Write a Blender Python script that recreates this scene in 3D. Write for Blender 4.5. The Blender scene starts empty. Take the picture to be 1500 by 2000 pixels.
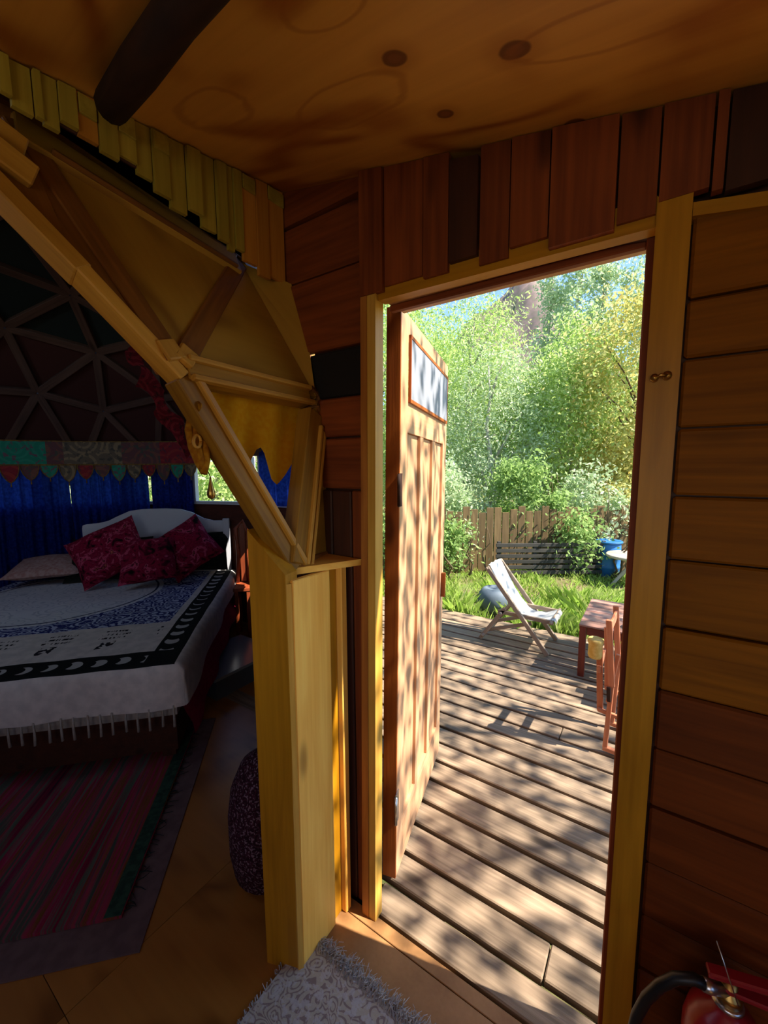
import bpy, math, random
import numpy as np
from mathutils import Vector, Matrix
random.seed(7); RNG = np.random.default_rng(11)
SC = bpy.context.scene
COL = SC.collection

# ------------------------------------------------------------------ camera, world, sun, exposure
F_PX = 795.0; EYE = 1.56
PITCH = math.radians(6.6); YAW = math.radians(33.8); ROLL = math.radians(-0.4)
FW = np.array([-math.sin(YAW)*math.cos(PITCH), math.cos(YAW)*math.cos(PITCH), -math.sin(PITCH)])
_r0 = np.array([math.cos(YAW), math.sin(YAW), 0.0]); _u0 = np.cross(_r0, FW)
RT = math.cos(ROLL)*_r0 + math.sin(ROLL)*_u0; UP = np.cross(RT, FW)
CAMP = np.array([0, 0, EYE])
cd = bpy.data.cameras.new('camera'); cam = bpy.data.objects.new('camera', cd); COL.objects.link(cam)
cd.sensor_fit = 'HORIZONTAL'; cd.sensor_width = 36.0; cd.lens = F_PX/1500*36.0; cd.clip_start = .02; cd.clip_end = 500
cam.matrix_world = Matrix(((RT[0], UP[0], -FW[0], 0), (RT[1], UP[1], -FW[1], 0), (RT[2], UP[2], -FW[2], EYE), (0, 0, 0, 1)))
SC.camera = cam

SUN = Vector((.615, .15, .77)).normalized()
world = bpy.data.worlds.new('world'); SC.world = world; world.use_nodes = True
wn = world.node_tree; sky = wn.nodes.new('ShaderNodeTexSky'); sky.sky_type = 'NISHITA'; sky.sun_disc = False
sky.sun_elevation = math.asin(SUN.z); sky.sun_rotation = math.atan2(SUN.x, SUN.y); sky.altitude = 2500
sky.air_density = 1.0; sky.dust_density = .05; sky.ozone_density = 4
bg = wn.nodes['Background']; wn.links.new(sky.outputs[0], bg.inputs[0]); bg.inputs[1].default_value = .18
sl = bpy.data.lights.new('sun', 'SUN'); sl.energy = 6.5; sl.angle = math.radians(.5); sl.color = (1, .93, .82)
so = bpy.data.objects.new('sun', sl); COL.objects.link(so); so.rotation_euler = SUN.to_track_quat('Z', 'Y').to_euler()
wl = bpy.data.lights.new('window_daylight', 'AREA'); wl.shape = 'RECTANGLE'; wl.size = 1.5; wl.size_y = .9; wl.energy = 4.2; wl.color = (1, .93, .82)  # added fill lamp behind the viewer, brightens the porch room
wo = bpy.data.objects.new('window_daylight', wl); COL.objects.link(wo); wo.location = (.35, -1.78, 1.5); wo.rotation_euler = (math.radians(90), 0, math.pi)
wo.rotation_euler = Vector((0, -1, -.55)).to_track_quat('Z', 'Y').to_euler()
dl = bpy.data.lights.new('skylight_daylight', 'AREA'); dl.shape = 'DISK'; dl.size = .5; dl.energy = 1.6; dl.color = (.86, .92, 1)  # added fill lamp high in the dome, brightens the bed
do = bpy.data.objects.new('skylight_daylight', dl); COL.objects.link(do); do.location = (-3.35, -.75, 2.85); do.rotation_euler = Vector((-.35, -1.1, 2.0)).to_track_quat('Z', 'Y').to_euler()
SC.view_settings.view_transform = 'Standard'; SC.view_settings.look = 'None'
SC.view_settings.exposure = 1.28; SC.view_settings.gamma = 1; SC.view_settings.use_curve_mapping = False

# ------------------------------------------------------------------ measuring helpers (a line of sight met with a real plane)
def ray(px, py): return FW*F_PX + RT*(px-750) + UP*(1000-py)
def atz(px, py, Z=0.0):
    d = ray(px, py); return CAMP + d*(Z-EYE)/d[2]
def aty(px, py, Yv):
    d = ray(px, py); return CAMP + d*Yv/d[1]
def atx(px, py, Xv):
    d = ray(px, py); return CAMP + d*Xv/d[0]
def atp(px, py, p0, n):
    d = ray(px, py); n = np.array(n, float); return CAMP + d*(((np.array(p0)-CAMP)@n)/(d@n))

# ------------------------------------------------------------------ object helpers
WM = {}
def tag(o, label=None, cat=None, group=None, kind=None):
    if label: o['label'] = label
    if cat: o['category'] = cat
    if group: o['group'] = group
    if kind: o['kind'] = kind
    return o
def place(o, M, parent=None):
    WM[o.name] = M.copy()
    if parent is not None:
        o.parent = parent; o.matrix_basis = WM[parent.name].inverted() @ M
    else: o.matrix_basis = M
    return o
def empty(name, loc, label, cat, group=None, kind=None):
    o = bpy.data.objects.new(name, None); o.empty_display_size = .1; COL.objects.link(o)
    place(o, Matrix.Translation(Vector([float(c) for c in loc]))); return tag(o, label, cat, group, kind)
def mk(name, verts, faces, mat, parent=None, M=None, smooth=False, uv=None):
    me = bpy.data.meshes.new(name); me.from_pydata([tuple(float(c) for c in v) for v in verts], [], faces)
    if mat: me.materials.append(mat)
    if smooth: me.polygons.foreach_set('use_smooth', [True]*len(me.polygons))
    if uv is not None:
        l = me.uv_layers.new(name='UVMap')
        li = np.empty(len(me.loops), int); me.loops.foreach_get('vertex_index', li)
        l.data.foreach_set('uv', np.array(uv, float)[li].ravel())
    me.update()
    o = bpy.data.objects.new(name, me); COL.objects.link(o)
    return place(o, M if M is not None else Matrix.Identity(4), parent)
def centred(name, verts, faces, mat, parent=None, smooth=False, uv=None):
    V = np.array(verts, float); c = V.mean(0)
    return mk(name, V-c, faces, mat, parent, Matrix.Translation(Vector(c)), smooth, uv)
def chamfer_box(lx, ly, lz, c):
    """box of lx,ly,lz centred at 0 with edges cut by c"""
    hx, hy, hz = lx/2, ly/2, lz/2; c = min(c, hx*.45, hy*.45, hz*.45)
    V = []; idx = {}
    for sx in (-1, 1):
        for sy in (-1, 1):
            for sz in (-1, 1):
                for k, v in enumerate(((hx, hy-c, hz-c), (hx-c, hy, hz-c), (hx-c, hy-c, hz))):
                    idx[(sx, sy, sz, k)] = len(V); V.append((sx*v[0], sy*v[1], sz*v[2]))
    Fc = []
    for k in range(3):
        for s in (-1, 1):
            a, b = [(1, 2), (0, 2), (0, 1)][k]
            def key(p, q):
                t = [0, 0, 0]; t[k] = s; t[a] = p; t[b] = q; return idx[(*t, k)]
            f = [key(-1, -1), key(1, -1), key(1, 1), key(-1, 1)]
            if (s == -1) ^ (k == 1): f = f[::-1]
            Fc.append(f)
    for k in range(3):
        a, b = [(1, 2), (0, 2), (0, 1)][k]
        for p in (-1, 1):
            for q in (-1, 1):
                def key(s, kk):
                    t = [0, 0, 0]; t[k] = s; t[a] = p; t[b] = q; return idx[(*t, kk)]
                Fc.append([key(-1, a), key(1, a), key(1, b), key(-1, b)])
    for sx in (-1, 1):
        for sy in (-1, 1):
            for sz in (-1, 1): Fc.append([idx[(sx, sy, sz, k)] for k in range(3)])
    # make every face point outwards
    out = []
    for f in Fc:
        P = [Vector(V[i]) for i in f]; n = (P[1]-P[0]).cross(P[2]-P[0]); m = sum(P, Vector())/len(P)
        out.append(f if n.dot(m) > 0 else f[::-1])
    return V, out
def frame(o, x, ydir):
    x = Vector(x).normalized(); y = Vector(ydir); y = (y - x*y.dot(x)).normalized(); z = x.cross(y)
    return Matrix(((x[0], y[0], z[0], o[0]), (x[1], y[1], z[1], o[1]), (x[2], y[2], z[2], o[2]), (0, 0, 0, 1)))
def plank(name, a, b, wdir, w, t, mat, parent=None, c=.003):
    """board from a to b (centre line); w wide along wdir, t thick"""
    a = Vector([float(q) for q in a]); b = Vector([float(q) for q in b])
    V, Fc = chamfer_box((b-a).length, w, t, c)
    return mk(name, V, Fc, mat, parent, frame((a+b)/2, b-a, wdir))
def bx(name, lo, hi, mat, parent=None, c=.003, axis=0):
    """axis aligned box, grain along axis"""
    lo = Vector([float(q) for q in lo]); hi = Vector([float(q) for q in hi]); d = hi-lo; m = (lo+hi)/2
    ax = [Vector((1, 0, 0)), Vector((0, 1, 0)), Vector((0, 0, 1))]
    x = ax[axis]; y = ax[(axis+1) % 3]
    V, Fc = chamfer_box(d[axis], d[(axis+1) % 3], d[(axis+2) % 3], c)
    return mk(name, V, Fc, mat, parent, frame(m, x, y))
def hexa(name, quad, n, t, mat, parent=None):
    """quad: 4 points (first edge = grain direction); thickness t along n"""
    q = [Vector([float(k) for k in p]) for p in quad]; n = Vector(n).normalized()*t
    m = sum(q, Vector())/4 + n/2; M = frame(m, q[1]-q[0], q[3]-q[0]); I = M.inverted()
    V = [I @ p for p in q] + [I @ (p+n) for p in q]
    Fc = [(0, 1, 2, 3), (4, 5, 6, 7), (0, 1, 5, 4), (1, 2, 6, 5), (2, 3, 7, 6), (3, 0, 4, 7)]
    out = []
    for f in Fc:
        P = [V[i] for i in f]; nn = (P[1]-P[0]).cross(P[2]-P[0]); mm = sum(P, Vector())/4
        out.append(f if nn.dot(mm) > 0 else f[::-1])
    return mk(name, V, out, mat, parent, M)
def prism(name, poly, n, t, mat, parent=None, smooth=False):
    q = [Vector([float(k) for k in p]) for p in poly]; n = Vector(n).normalized()*t; k = len(q)
    m = sum(q, Vector())/k + n/2; M = frame(m, q[1]-q[0], n.cross(q[1]-q[0])); I = M.inverted()
    V = [I @ p for p in q] + [I @ (p+n) for p in q]
    nn = Vector((0, 0, 0))
    for i in range(k): nn += V[i].cross(V[(i+1) % k])
    fl = nn.dot(I.to_3x3() @ n) > 0
    A = list(range(k)); B = list(range(k, 2*k))
    Fc = [A[::-1] if fl else A, B if fl else B[::-1]]
    for i in range(k):
        j = (i+1) % k; f = (i, j, j+k, i+k); Fc.append(f if fl else f[::-1])
    return mk(name, V, Fc, mat, parent, M)
def tube_data(pts, rad, seg=8, closed_ends=True):
    P = [Vector([float(k) for k in p]) for p in pts]; n = len(P)
    if not hasattr(rad, '__len__'): rad = [rad]*n
    V = []; Fc = []; ref = None
    for i, p in enumerate(P):
        t = (P[min(i+1, n-1)] - P[max(i-1, 0)]).normalized()
        if ref is None: ref = Vector((0, 0, 1)) if abs(t.z) < .9 else Vector((1, 0, 0))
        a = (ref - t*ref.dot(t)).normalized(); b = t.cross(a); ref = a
        for k in range(seg):
            th = 2*math.pi*k/seg; V.append(p + (a*math.cos(th)+b*math.sin(th))*rad[i])
    for i in range(n-1):
        for k in range(seg):
            k2 = (k+1) % seg; Fc.append((i*seg+k, i*seg+k2, (i+1)*seg+k2, (i+1)*seg+k))
    if closed_ends: Fc.append(tuple(range(seg))[::-1]); Fc.append(tuple(range((n-1)*seg, n*seg)))
    return V, Fc
def tube(name, pts, rad, mat, parent=None, seg=8, smooth=True):
    V, Fc = tube_data(pts, rad, seg); return centred(name, V, Fc, mat, parent, smooth)
def lathe(name, prof, base, mat, parent=None, seg=20, smooth=True):
    V = []; Fc = []
    for r_, z_ in prof:
        for k in range(seg):
            th = 2*math.pi*k/seg; V.append((r_*math.cos(th), r_*math.sin(th), z_))
    for i in range(len(prof)-1):
        for k in range(seg):
            k2 = (k+1) % seg; Fc.append((i*seg+k, i*seg+k2, (i+1)*seg+k2, (i+1)*seg+k))
    Fc.append(tuple(range(seg))[::-1]); Fc.append(tuple(range((len(prof)-1)*seg, len(prof)*seg)))
    return mk(name, V, Fc, mat, parent, Matrix.Translation(Vector([float(q) for q in base])), smooth)
def merge(parts):
    V = []; Fc = []
    for v, f in parts:
        o = len(V); V += list(v); Fc += [tuple(i+o for i in q) for q in f]
    return V, Fc
def boxdata(lo, hi):
    x0, y0, z0 = lo; x1, y1, z1 = hi
    return ([(x0, y0, z0), (x1, y0, z0), (x1, y1, z0), (x0, y1, z0), (x0, y0, z1), (x1, y0, z1), (x1, y1, z1), (x0, y1, z1)],
            [(3, 2, 1, 0), (4, 5, 6, 7), (0, 1, 5, 4), (1, 2, 6, 5), (2, 3, 7, 6), (3, 0, 4, 7)])

# ------------------------------------------------------------------ material helpers
def S(h):
    h = h.lstrip('#'); c = [int(h[i:i+2], 16)/255 for i in (0, 2, 4)]
    return tuple(x/12.92 if x <= .04045 else ((x+.055)/1.055)**2.4 for x in c)+(1,)
class X:
    """tiny expression builder over shader math nodes"""
    def __init__(s, nt, v): s.nt = nt; s.v = v
    def _op(s, op, *a):
        n = s.nt.nodes.new('ShaderNodeMath'); n.operation = op
        for i, q in enumerate((s,)+a):
            v = q.v if isinstance(q, X) else q
            if isinstance(v, (int, float)): n.inputs[i].default_value = v
            else: s.nt.links.new(v, n.inputs[i])
        return X(s.nt, n.outputs[0])
    def __add__(s, o): return s._op('ADD', o)
    def __sub__(s, o): return s._op('SUBTRACT', o)
    def __mul__(s, o): return s._op('MULTIPLY', o)
    def __truediv__(s, o): return s._op('DIVIDE', o)
    def lt(s, o): return s._op('LESS_THAN', o)
    def gt(s, o): return s._op('GREATER_THAN', o)
    def mx(s, o): return s._op('MAXIMUM', o)
    def mn(s, o): return s._op('MINIMUM', o)
    def fl(s): return s._op('FLOOR')
    def fr(s): return s._op('FRACT')
    def ab(s): return s._op('ABSOLUTE')
    def sin(s): return s._op('SINE')
    def sqrt(s): return s._op('SQRT')
    def step(s, a, b):
        n = s.nt.nodes.new('ShaderNodeMapRange'); n.interpolation_type = 'SMOOTHSTEP'
        s.nt.links.new(s.v, n.inputs[0]); n.inputs[1].default_value = a; n.inputs[2].default_value = b
        return X(s.nt, n.outputs[0])
class MAT:
    def __init__(s, name, rough=.6, spec=.4):
        s.m = bpy.data.materials.new(name); s.m.use_nodes = True; s.nt = s.m.node_tree
        s.b = s.nt.nodes['Principled BSDF']; s.b.inputs['Roughness'].default_value = rough
        s.b.inputs['Specular IOR Level'].default_value = spec
        s.tc = s.nt.nodes.new('ShaderNodeTexCoord'); s.oi = s.nt.nodes.new('ShaderNodeObjectInfo')
    def n(s, t, **k):
        n = s.nt.nodes.new(t)
        for a, v in k.items(): setattr(n, a, v)
        return n
    def link(s, a, b): s.nt.links.new(a, b)
    def vec(s, scale=(1, 1, 1), rnd=True, coord='Object'):
        mp = s.n('ShaderNodeMapping'); s.link(s.tc.outputs[coord], mp.inputs[0]); mp.inputs[3].default_value = scale
        if rnd:
            c = s.n('ShaderNodeCombineXYZ'); r = X(s.nt, s.oi.outputs['Random'])
            for i, k in enumerate((31., 57., 83.)): s.link((r*k).v, c.inputs[i])
            s.link(c.outputs[0], mp.inputs[1])
        return mp.outputs[0]
    def noise(s, v, scale=1, detail=4, dist=0, rough=.5):
        n = s.n('ShaderNodeTexNoise'); s.link(v, n.inputs['Vector']); n.inputs['Scale'].default_value = scale
        n.inputs['Detail'].default_value = detail; n.inputs['Distortion'].default_value = dist; n.inputs['Roughness'].default_value = rough
        return X(s.nt, n.outputs[0])
    def voro(s, v, scale=1, feature='F1', out=0, rnd=1.):
        n = s.n('ShaderNodeTexVoronoi'); n.feature = feature; s.link(v, n.inputs['Vector']); n.inputs['Scale'].default_value = scale
        n.inputs['Randomness'].default_value = rnd
        return X(s.nt, n.outputs[out])
    def mix(s, f, a, b):
        n = s.n('ShaderNodeMix'); n.data_type = 'RGBA'
        for k, v in ((0, f), (6, a), (7, b)):
            if isinstance(v, X): v = v.v
            if isinstance(v, (tuple, float, int)): n.inputs[k].default_value = v
            else: s.link(v, n.inputs[k])
        return n.outputs[2]
    def ramp(s, f, stops):
        n = s.n('ShaderNodeValToRGB'); s.link(f.v if isinstance(f, X) else f, n.inputs[0]); e = n.color_ramp.elements
        while len(e) < len(stops): e.new(.5)
        for i, (p, c) in enumerate(stops): e[i].position = p; e[i].color = c
        return n.outputs[0]
    def val(s, col, v, hue=None):
        n = s.n('ShaderNodeHueSaturation'); s.link(col, n.inputs['Color']); s.link(v.v, n.inputs['Value'])
        if hue is not None: s.link(hue.v, n.inputs['Hue'])
        return n.outputs[0]
    def bump(s, h, strength=.3, dist=.002):
        n = s.n('ShaderNodeBump'); n.inputs['Strength'].default_value = strength; n.inputs['Distance'].default_value = dist
        s.link(h.v, n.inputs['Height']); s.link(n.outputs[0], s.b.inputs['Normal'])
    def col(s, c):
        if isinstance(c, tuple): s.b.inputs['Base Color'].default_value = c
        else: s.link(c, s.b.inputs['Base Color'])
        return s.m
def wood(name, dark, light, rough=.55, knots=True, vary=.25, grain=1., spec=.3, bump=.25):
    m = MAT(name, rough, spec)
    big = m.noise(m.vec((1.1, 9*grain, 9*grain)), 1.6, 4, 1.2)
    fine = m.noise(m.vec((2.5, 85, 85)), 1., 3, .2)
    f = (big*.75 + fine*.45)
    c = m.ramp(f, [(.32, S(dark)), (.78, S(light))])
    if knots:
        k = m.voro(m.vec((2.1, 6.5, 6.5)), 1., rnd=1.)
        c = m.mix((k.step(.18, .05))*.75, c, tuple(x*.35 for x in S(dark)[:3])+(1,))
    r = X(m.nt, m.oi.outputs['Random'])
    c = m.val(c, r*vary+(1-vary/2))
    m.bump(fine*.6+big*.4, bump, .003); return m.col(c)
def plain(name, c, rough=.6, spec=.4, metal=0, noise=0.0, nscale=30):
    m = MAT(name, rough, spec); m.b.inputs['Metallic'].default_value = metal
    if noise:
        n = m.noise(m.vec((1, 1, 1)), nscale, 5)
        m.bump(n, .3, .003)
        return m.col(m.val(m.mix(1.0, S(c), S(c)), n*noise+(1-noise/2)))
    return m.col(S(c))
def cloth(name, c, c2=None, rough=.95, scale=40, transl=0.0):
    m = MAT(name, rough, .1); n = m.noise(m.vec((1, 1, 1)), scale, 4)
    col = m.mix(n.step(.35, .65), S(c), S(c2 or c))
    m.bump(n, .25, .002); m.col(col)
    if transl:
        t = m.n('ShaderNodeBsdfTranslucent'); m.link(col, t.inputs[0]); mx = m.n('ShaderNodeMixShader'); mx.inputs[0].default_value = transl
        m.link(m.b.outputs[0], mx.inputs[1]); m.link(t.outputs[0], mx.inputs[2]); m.link(mx.outputs[0], m.nt.nodes['Material Output'].inputs[0])
    return m.m
def leafmat(name, cols, transl=.55):
    m = MAT(name, .6, .25); g = m.n('ShaderNodeNewGeometry'); st = [(i/(len(cols)-1), S(c)) for i, c in enumerate(cols)]
    c = m.ramp(g.outputs['Random Per Island'], st); m.col(c)
    t = m.n('ShaderNodeBsdfTranslucent'); m.link(c, t.inputs[0]); mx = m.n('ShaderNodeMixShader'); mx.inputs[0].default_value = transl
    m.link(m.b.outputs[0], mx.inputs[1]); m.link(t.outputs[0], mx.inputs[2]); m.link(mx.outputs[0], m.nt.nodes['Material Output'].inputs[0])
    return m.m

M_red = wood('red_brown_boards', '#5a260e', '#8c441a', .6)
M_orange = wood('orange_boards', '#8a4a1c', '#c07a34', .55)
M_right = wood('varnished_wall_boards', '#583006', '#885008', .6, vary=.2, spec=.12)
M_rightred = wood('reddish_wall_boards', '#4c220a', '#743810', .6, vary=.2, spec=.12)
M_black = plain('black_board', '#120f12', .8)
M_dark = wood('dark_brown_boards', '#2c160e', '#4a2616', .6)
M_cas = wood('yellow_pine_trim', '#966206', '#bc8216', .45, vary=.12)
M_pine = wood('light_pine', '#eaa03a', '#ffc860', .45, vary=.12)
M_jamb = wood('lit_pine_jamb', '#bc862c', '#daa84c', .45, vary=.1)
M_slat = wood('greenish_pine_slats', '#8a7420', '#b0983a', .55, vary=.3)
M_slat2 = wood('orange_pine_slats', '#a8661c', '#c98a34', .55, vary=.15)
M_log = wood('dark_log', '#22120c', '#3c2216', .8, knots=False)
M_deck = wood('weathered_deck', '#5c4b3c', '#a08970', .8, vary=.35, grain=1.6, bump=.9)
M_door = wood('door_pine', '#b4825a', '#d4a47c', .45, vary=.12)
M_dooredge = wood('door_edge', '#7a3610', '#a85a1c', .45, vary=.1)
M_strut = wood('dome_strut_wood', '#54300f', '#8a5620', .6, vary=.3)
M_strutm = wood('ochre_strut_wood', '#744a0e', '#a67622', .6, vary=.2)
M_strutl = wood('light_strut_wood', '#a06a20', '#d09a40', .5, vary=.2)
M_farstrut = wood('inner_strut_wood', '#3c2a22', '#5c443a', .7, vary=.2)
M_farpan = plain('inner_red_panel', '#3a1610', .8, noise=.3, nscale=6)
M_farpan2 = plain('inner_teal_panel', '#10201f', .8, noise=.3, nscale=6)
M_brass = plain('brass', '#b08a4a', .35, metal=1.)
M_steel = plain('bright_steel', '#c8c8c8', .3, metal=1.)
M_white = plain('white_paint', '#c4c6cc', .5, noise=.06)
M_grey = plain('grey_board', '#8d877c', .7, noise=.1)

def ply_mat(name, dark, light, rough=.4, knots=(), spec=.4, marks=()):
    m = MAT(name, rough, spec)
    v = m.vec((.75, 2.0, 2.0), rnd=False)
    a = m.noise(v, 1.25, 2.0, .5)
    rings = ((a*34).sin()*.5+.5)
    rings = rings*rings*rings
    fine = m.noise(m.vec((1.5, 45, 45), rnd=False), 1, 3)
    blot = m.noise(m.vec((1, 1, 1), rnd=False), 2.2, 3)
    f = rings*.42*blot.step(.35, .55) + fine*.25 + blot*.32
    c = m.ramp(f, [(.12, S(light)), (.75, S(dark))])
    sep = m.n('ShaderNodeSeparateXYZ'); m.link(m.tc.outputs['Object'], sep.inputs[0])
    x = X(m.nt, sep.outputs[0]); y = X(m.nt, sep.outputs[1])
    for kx, ky, r in knots:
        dx = (x-kx); dy = (y-ky)
        d = (dx*dx+dy*dy*1.4).sqrt()/r + (fine-.5)*.3
        c = m.mix(d.step(2.6, .9)*.35, c, S(dark))
        c = m.mix(d.step(1.05, .8)*.8, c, S('#5a2408')); c = m.mix(d.step(.62, .4)*.5, c, S('#9a5a2c'))
    for ex, ey, ra, rb in marks:
        dx = (x-ex)/ra; dy = (y-ey)/rb; w = (a-.5)*5.5+(fine-.5)*.3+(blot-.5)*1.2
        d = (dx*dx+dy*dy).sqrt()+w
        c = m.mix(((d-1).ab().step(.16, .02))*.42, c, S(dark))
    m.bump(fine, .15, .002); return m.col(c)

# ------------------------------------------------------------------ ceiling and roof of the porch room
YW = 1.022                       # inner face of the door wall
def zc(x, y): return -0.207*x + 0.159*y + 2.065
nrm = Vector((.207, -.159, 1)).normalized()
def ceil_slab(name, x0, x1, y0, y1, dz, t, mat, parent=None, ang=-.12):
    P = [Vector((x, y, zc(x, y)+dz)) for x, y in ((x0, y0), (x1, y0), (x1, y1), (x0, y1))]
    o = Vector((0, 0, zc(0, 0)+dz)); xd = Vector((math.cos(ang), math.sin(ang), -0.207*math.cos(ang)+.159*math.sin(ang)))
    M = frame(o, xd, Vector((-xd.y, xd.x, 0))); I = M.inverted(); n = nrm*t
    V = [I @ p for p in P]+[I @ (p+n) for p in P]
    return mk(name, V, [(3, 2, 1, 0), (4, 5, 6, 7), (0, 1, 5, 4), (1, 2, 6, 5), (2, 3, 7, 6), (3, 0, 4, 7)], mat, parent, M), I
_xd = Vector((math.cos(-.12), math.sin(-.12), -0.207*math.cos(-.12)+.159*math.sin(-.12)))
_I = frame(Vector((0, 0, zc(0, 0))), _xd, Vector((-_xd.y, _xd.x, 0))).inverted()
kn = []
for kx, ky, r in ((-.42, .669, .026), (-.234, .742, .028), (-.411, .854, .02), (-.184, 1.0, .024)):
    q = _I @ Vector((kx, ky, zc(kx, ky))); kn.append((q.x, q.y, r))
mk_ = []
for px_, py_, ra, rb in ((675, 195, .115, .05), (640, 10, .07, .035), (430, 200, .10, .06), (1150, 60, .16, .05)):
    dd = ray(px_, py_); n0 = np.array(nrm); t_ = (zc(0, 0)-EYE)*n0[2]/(dd@n0); q = _I @ Vector(CAMP+dd*t_); mk_.append((q.x, q.y, ra, rb))
M_ceil = ply_mat('ceiling_plywood', '#a8601a', '#f4b650', .5, kn, .4, mk_)
o, _ = ceil_slab('ceiling', -1.30, 1.75, -1.8, 1.10, 0, .03, M_ceil)
tag(o, 'varnished knotty plywood ceiling sloping over the entrance room', 'ceiling', kind='structure')
o, _ = ceil_slab('roof', -1.45, 1.9, -1.9, 1.24, .06, .05, M_dark)
tag(o, 'outer roof slab above the plywood ceiling', 'roof', kind='structure')
_bp = (0, 0, zc(0, 0)-.034)
ba = Vector(atp(217, 208, _bp, nrm)); bb = Vector(atp(367, 0, _bp, nrm)); bb = ba+(bb-ba)*3.6
V, Fc = tube_data([ba+(bb-ba)*t for t in np.linspace(0, 1, 9)], [.031+.002*math.sin(i*2.3) for i in range(9)], 12)
o = centred('ceiling_beam', V, Fc, M_log, smooth=True)
tag(o, 'dark round wooden beam running under the plywood ceiling', 'beam')

# ------------------------------------------------------------------ door wall
WALLY0, WALLY1 = 1.047, 1.112
parts = [boxdata((-.975, WALLY0, -.15), (-.768, WALLY1, 2.0)), boxdata((-1.06, WALLY0, 2.0), (-.768, WALLY1, 2.16)), boxdata((-1.14, WALLY0, 2.16), (-.768, WALLY1, 2.36)), boxdata((-.02, WALLY0, -.15), (1.75, WALLY1, 1.86)), boxdata((-.02, WALLY0, 1.86), (.7, WALLY1, 2.08)),
         boxdata((-1.10, WALLY0, 2.075), (.1, WALLY1, 2.20))]
V, Fc = merge(parts)
wf = centred('wall_front', V, Fc, M_dark); tag(wf, 'timber clad wall holding the open doorway', 'wall', kind='structure')
# gable piece up to the ceiling
prism('board_backing', [(-1.10, WALLY0, 2.15), (1.75, WALLY0, 1.80), (1.75, WALLY0, zc(1.75, WALLY0)), (-1.10, WALLY0, zc(-1.10, WALLY0))], (0, 1, 0), .05, M_dark, wf)
zb = [2.035, 1.876, 1.764, 1.629, 1.493, 1.359, 1.213, 1.07, .93, .79, .65, .51, .37, .23, .10, -.02]
for i in range(len(zb)-1):
    t = .003*((i*7) % 3)
    bx('board', (.030, YW+t, zb[i+1]+.002), (1.72, WALLY0, zb[i]-.002), M_right if i < 7 else M_rightred, wf, c=.005)
zl = [2.45, 2.337, 2.159, 1.925, 1.776, 1.649, 1.482]
for i in range(len(zl)-1):
    mt = M_black if i == 3 else M_red
    y0 = YW + (.012 if i == 3 else .003*(i % 2))
    top = min(zl[i], zc(-.9, YW)+.005)
    if i == 0:
        prism('board', [(-1.10, y0, zl[1]+.003), (-.742, y0, zl[1]+.010), (-.742, y0, zc(-.742, y0)-.001), (-1.10, y0, zc(-1.10, y0)-.001)], (0, 1, 0), WALLY0-y0-.001, M_red, wf)
    else:
        bx('board', (-1.10 if i < 2 else -1.06 if i < 3 else -.985, y0, zl[i+1]+.003), (-.742, WALLY0, top-.003), M_red if i in (1, 2) else mt, wf, c=.005)
for i, (x0, x1, m) in enumerate(((-.977, -.895, M_dark), (-.892, -.815, M_dark), (-.812, -.742, M_red))):
    bx('board', (x0, YW+.002*i, 0.0), (x1, WALLY0, 1.478), m, wf, c=.004, axis=2)
# short upright boards over the door
vx = [-.745, -.664, -.541, -.467, -.390, -.316, -.229, -.100, -.030, .050, .070, .135, .235, .34, .43, .55, .66, .78, .90, 1.05, 1.2, 1.4, 1.7]
vb = [2.062, 2.074, 2.064, 2.082, 2.058, 2.076, 2.049, 2.060, 2.077, 2.046, 2.044, 2.046]
for i in range(len(vx)-1):
    b = vb[i] if i < len(vb) else 2.044
    b -= .02 if i < 9 else 0
    if i >= 11: b = 2.044 - (vx[i]-.135)*.2
    y0 = .992 + .004*((i*5) % 3); mt = [M_red, M_red, M_red, M_dark, M_red, M_orange, M_red, M_red, M_red, M_red, M_dark, M_dark][i] if i < 12 else M_dark
    if i in (5, 1): mt = M_red
    z1 = zc(vx[i], y0)-.002; z2 = zc(vx[i+1], y0)-.002
    if i == 3: z1 -= .02; z2 -= .02
    hexa('board', [(vx[i]+.002, y0, b), (vx[i]+.002, y0, z1), (vx[i+1]-.002, y0, z2), (vx[i+1]-.002, y0, b)], (0, 1, 0), .018, mt, wf)
# trims
def tr(n, o, label):
    w0 = WM[o.name]; o.name = 'trim_%d' % n; WM[o.name] = w0; return tag(o, label, 'trim', kind='structure')
o = hexa('trim', [(-.690, 1.008, 2.025), (-.030, 1.008, 2.018), (-.030, 1.008, 2.075), (-.690, 1.008, 2.080)], (0, 1, 0), .036, M_cas)
tr(1, o, 'yellow pine header board across the top of the doorway')
o = hexa('trim', [(.027, 1.012, 2.022), (1.7, 1.012, 1.76), (1.7, 1.012, 1.785), (.027, 1.012, 2.046)], (0, 1, 0), .034, M_cas)
tr(2, o, 'thin pale rail above the horizontal boards right of the door')
o = hexa('trim', [(-.034, .998, .0), (-.030, .998, 2.068), (.026, .998, 2.072), (.022, .998, .0)], (0, 1, 0), .114, M_cas)
tr(3, o, 'wide yellow pine post on the right side of the doorway')
o = bx('trim', (-.046, 1.05, 0.0), (-.028, 1.112, 2.03), M_red, None, axis=2)
tr(4, o, 'narrow reddish door stop strip beside the right door post')
o = hexa('trim', [(-.770, .996, 0), (-.744, .996, 2.05), (-.722, .996, 2.05), (-.743, .996, 0)], (0, 1, 0), .05, M_orange)
tr(5, o, 'thin reddish casing strip on the left of the doorway')
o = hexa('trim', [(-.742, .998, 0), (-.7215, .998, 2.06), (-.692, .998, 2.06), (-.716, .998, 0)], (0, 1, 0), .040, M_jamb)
tr(6, o, 'sunlit yellow pine door jamb on the hinge side')
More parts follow.
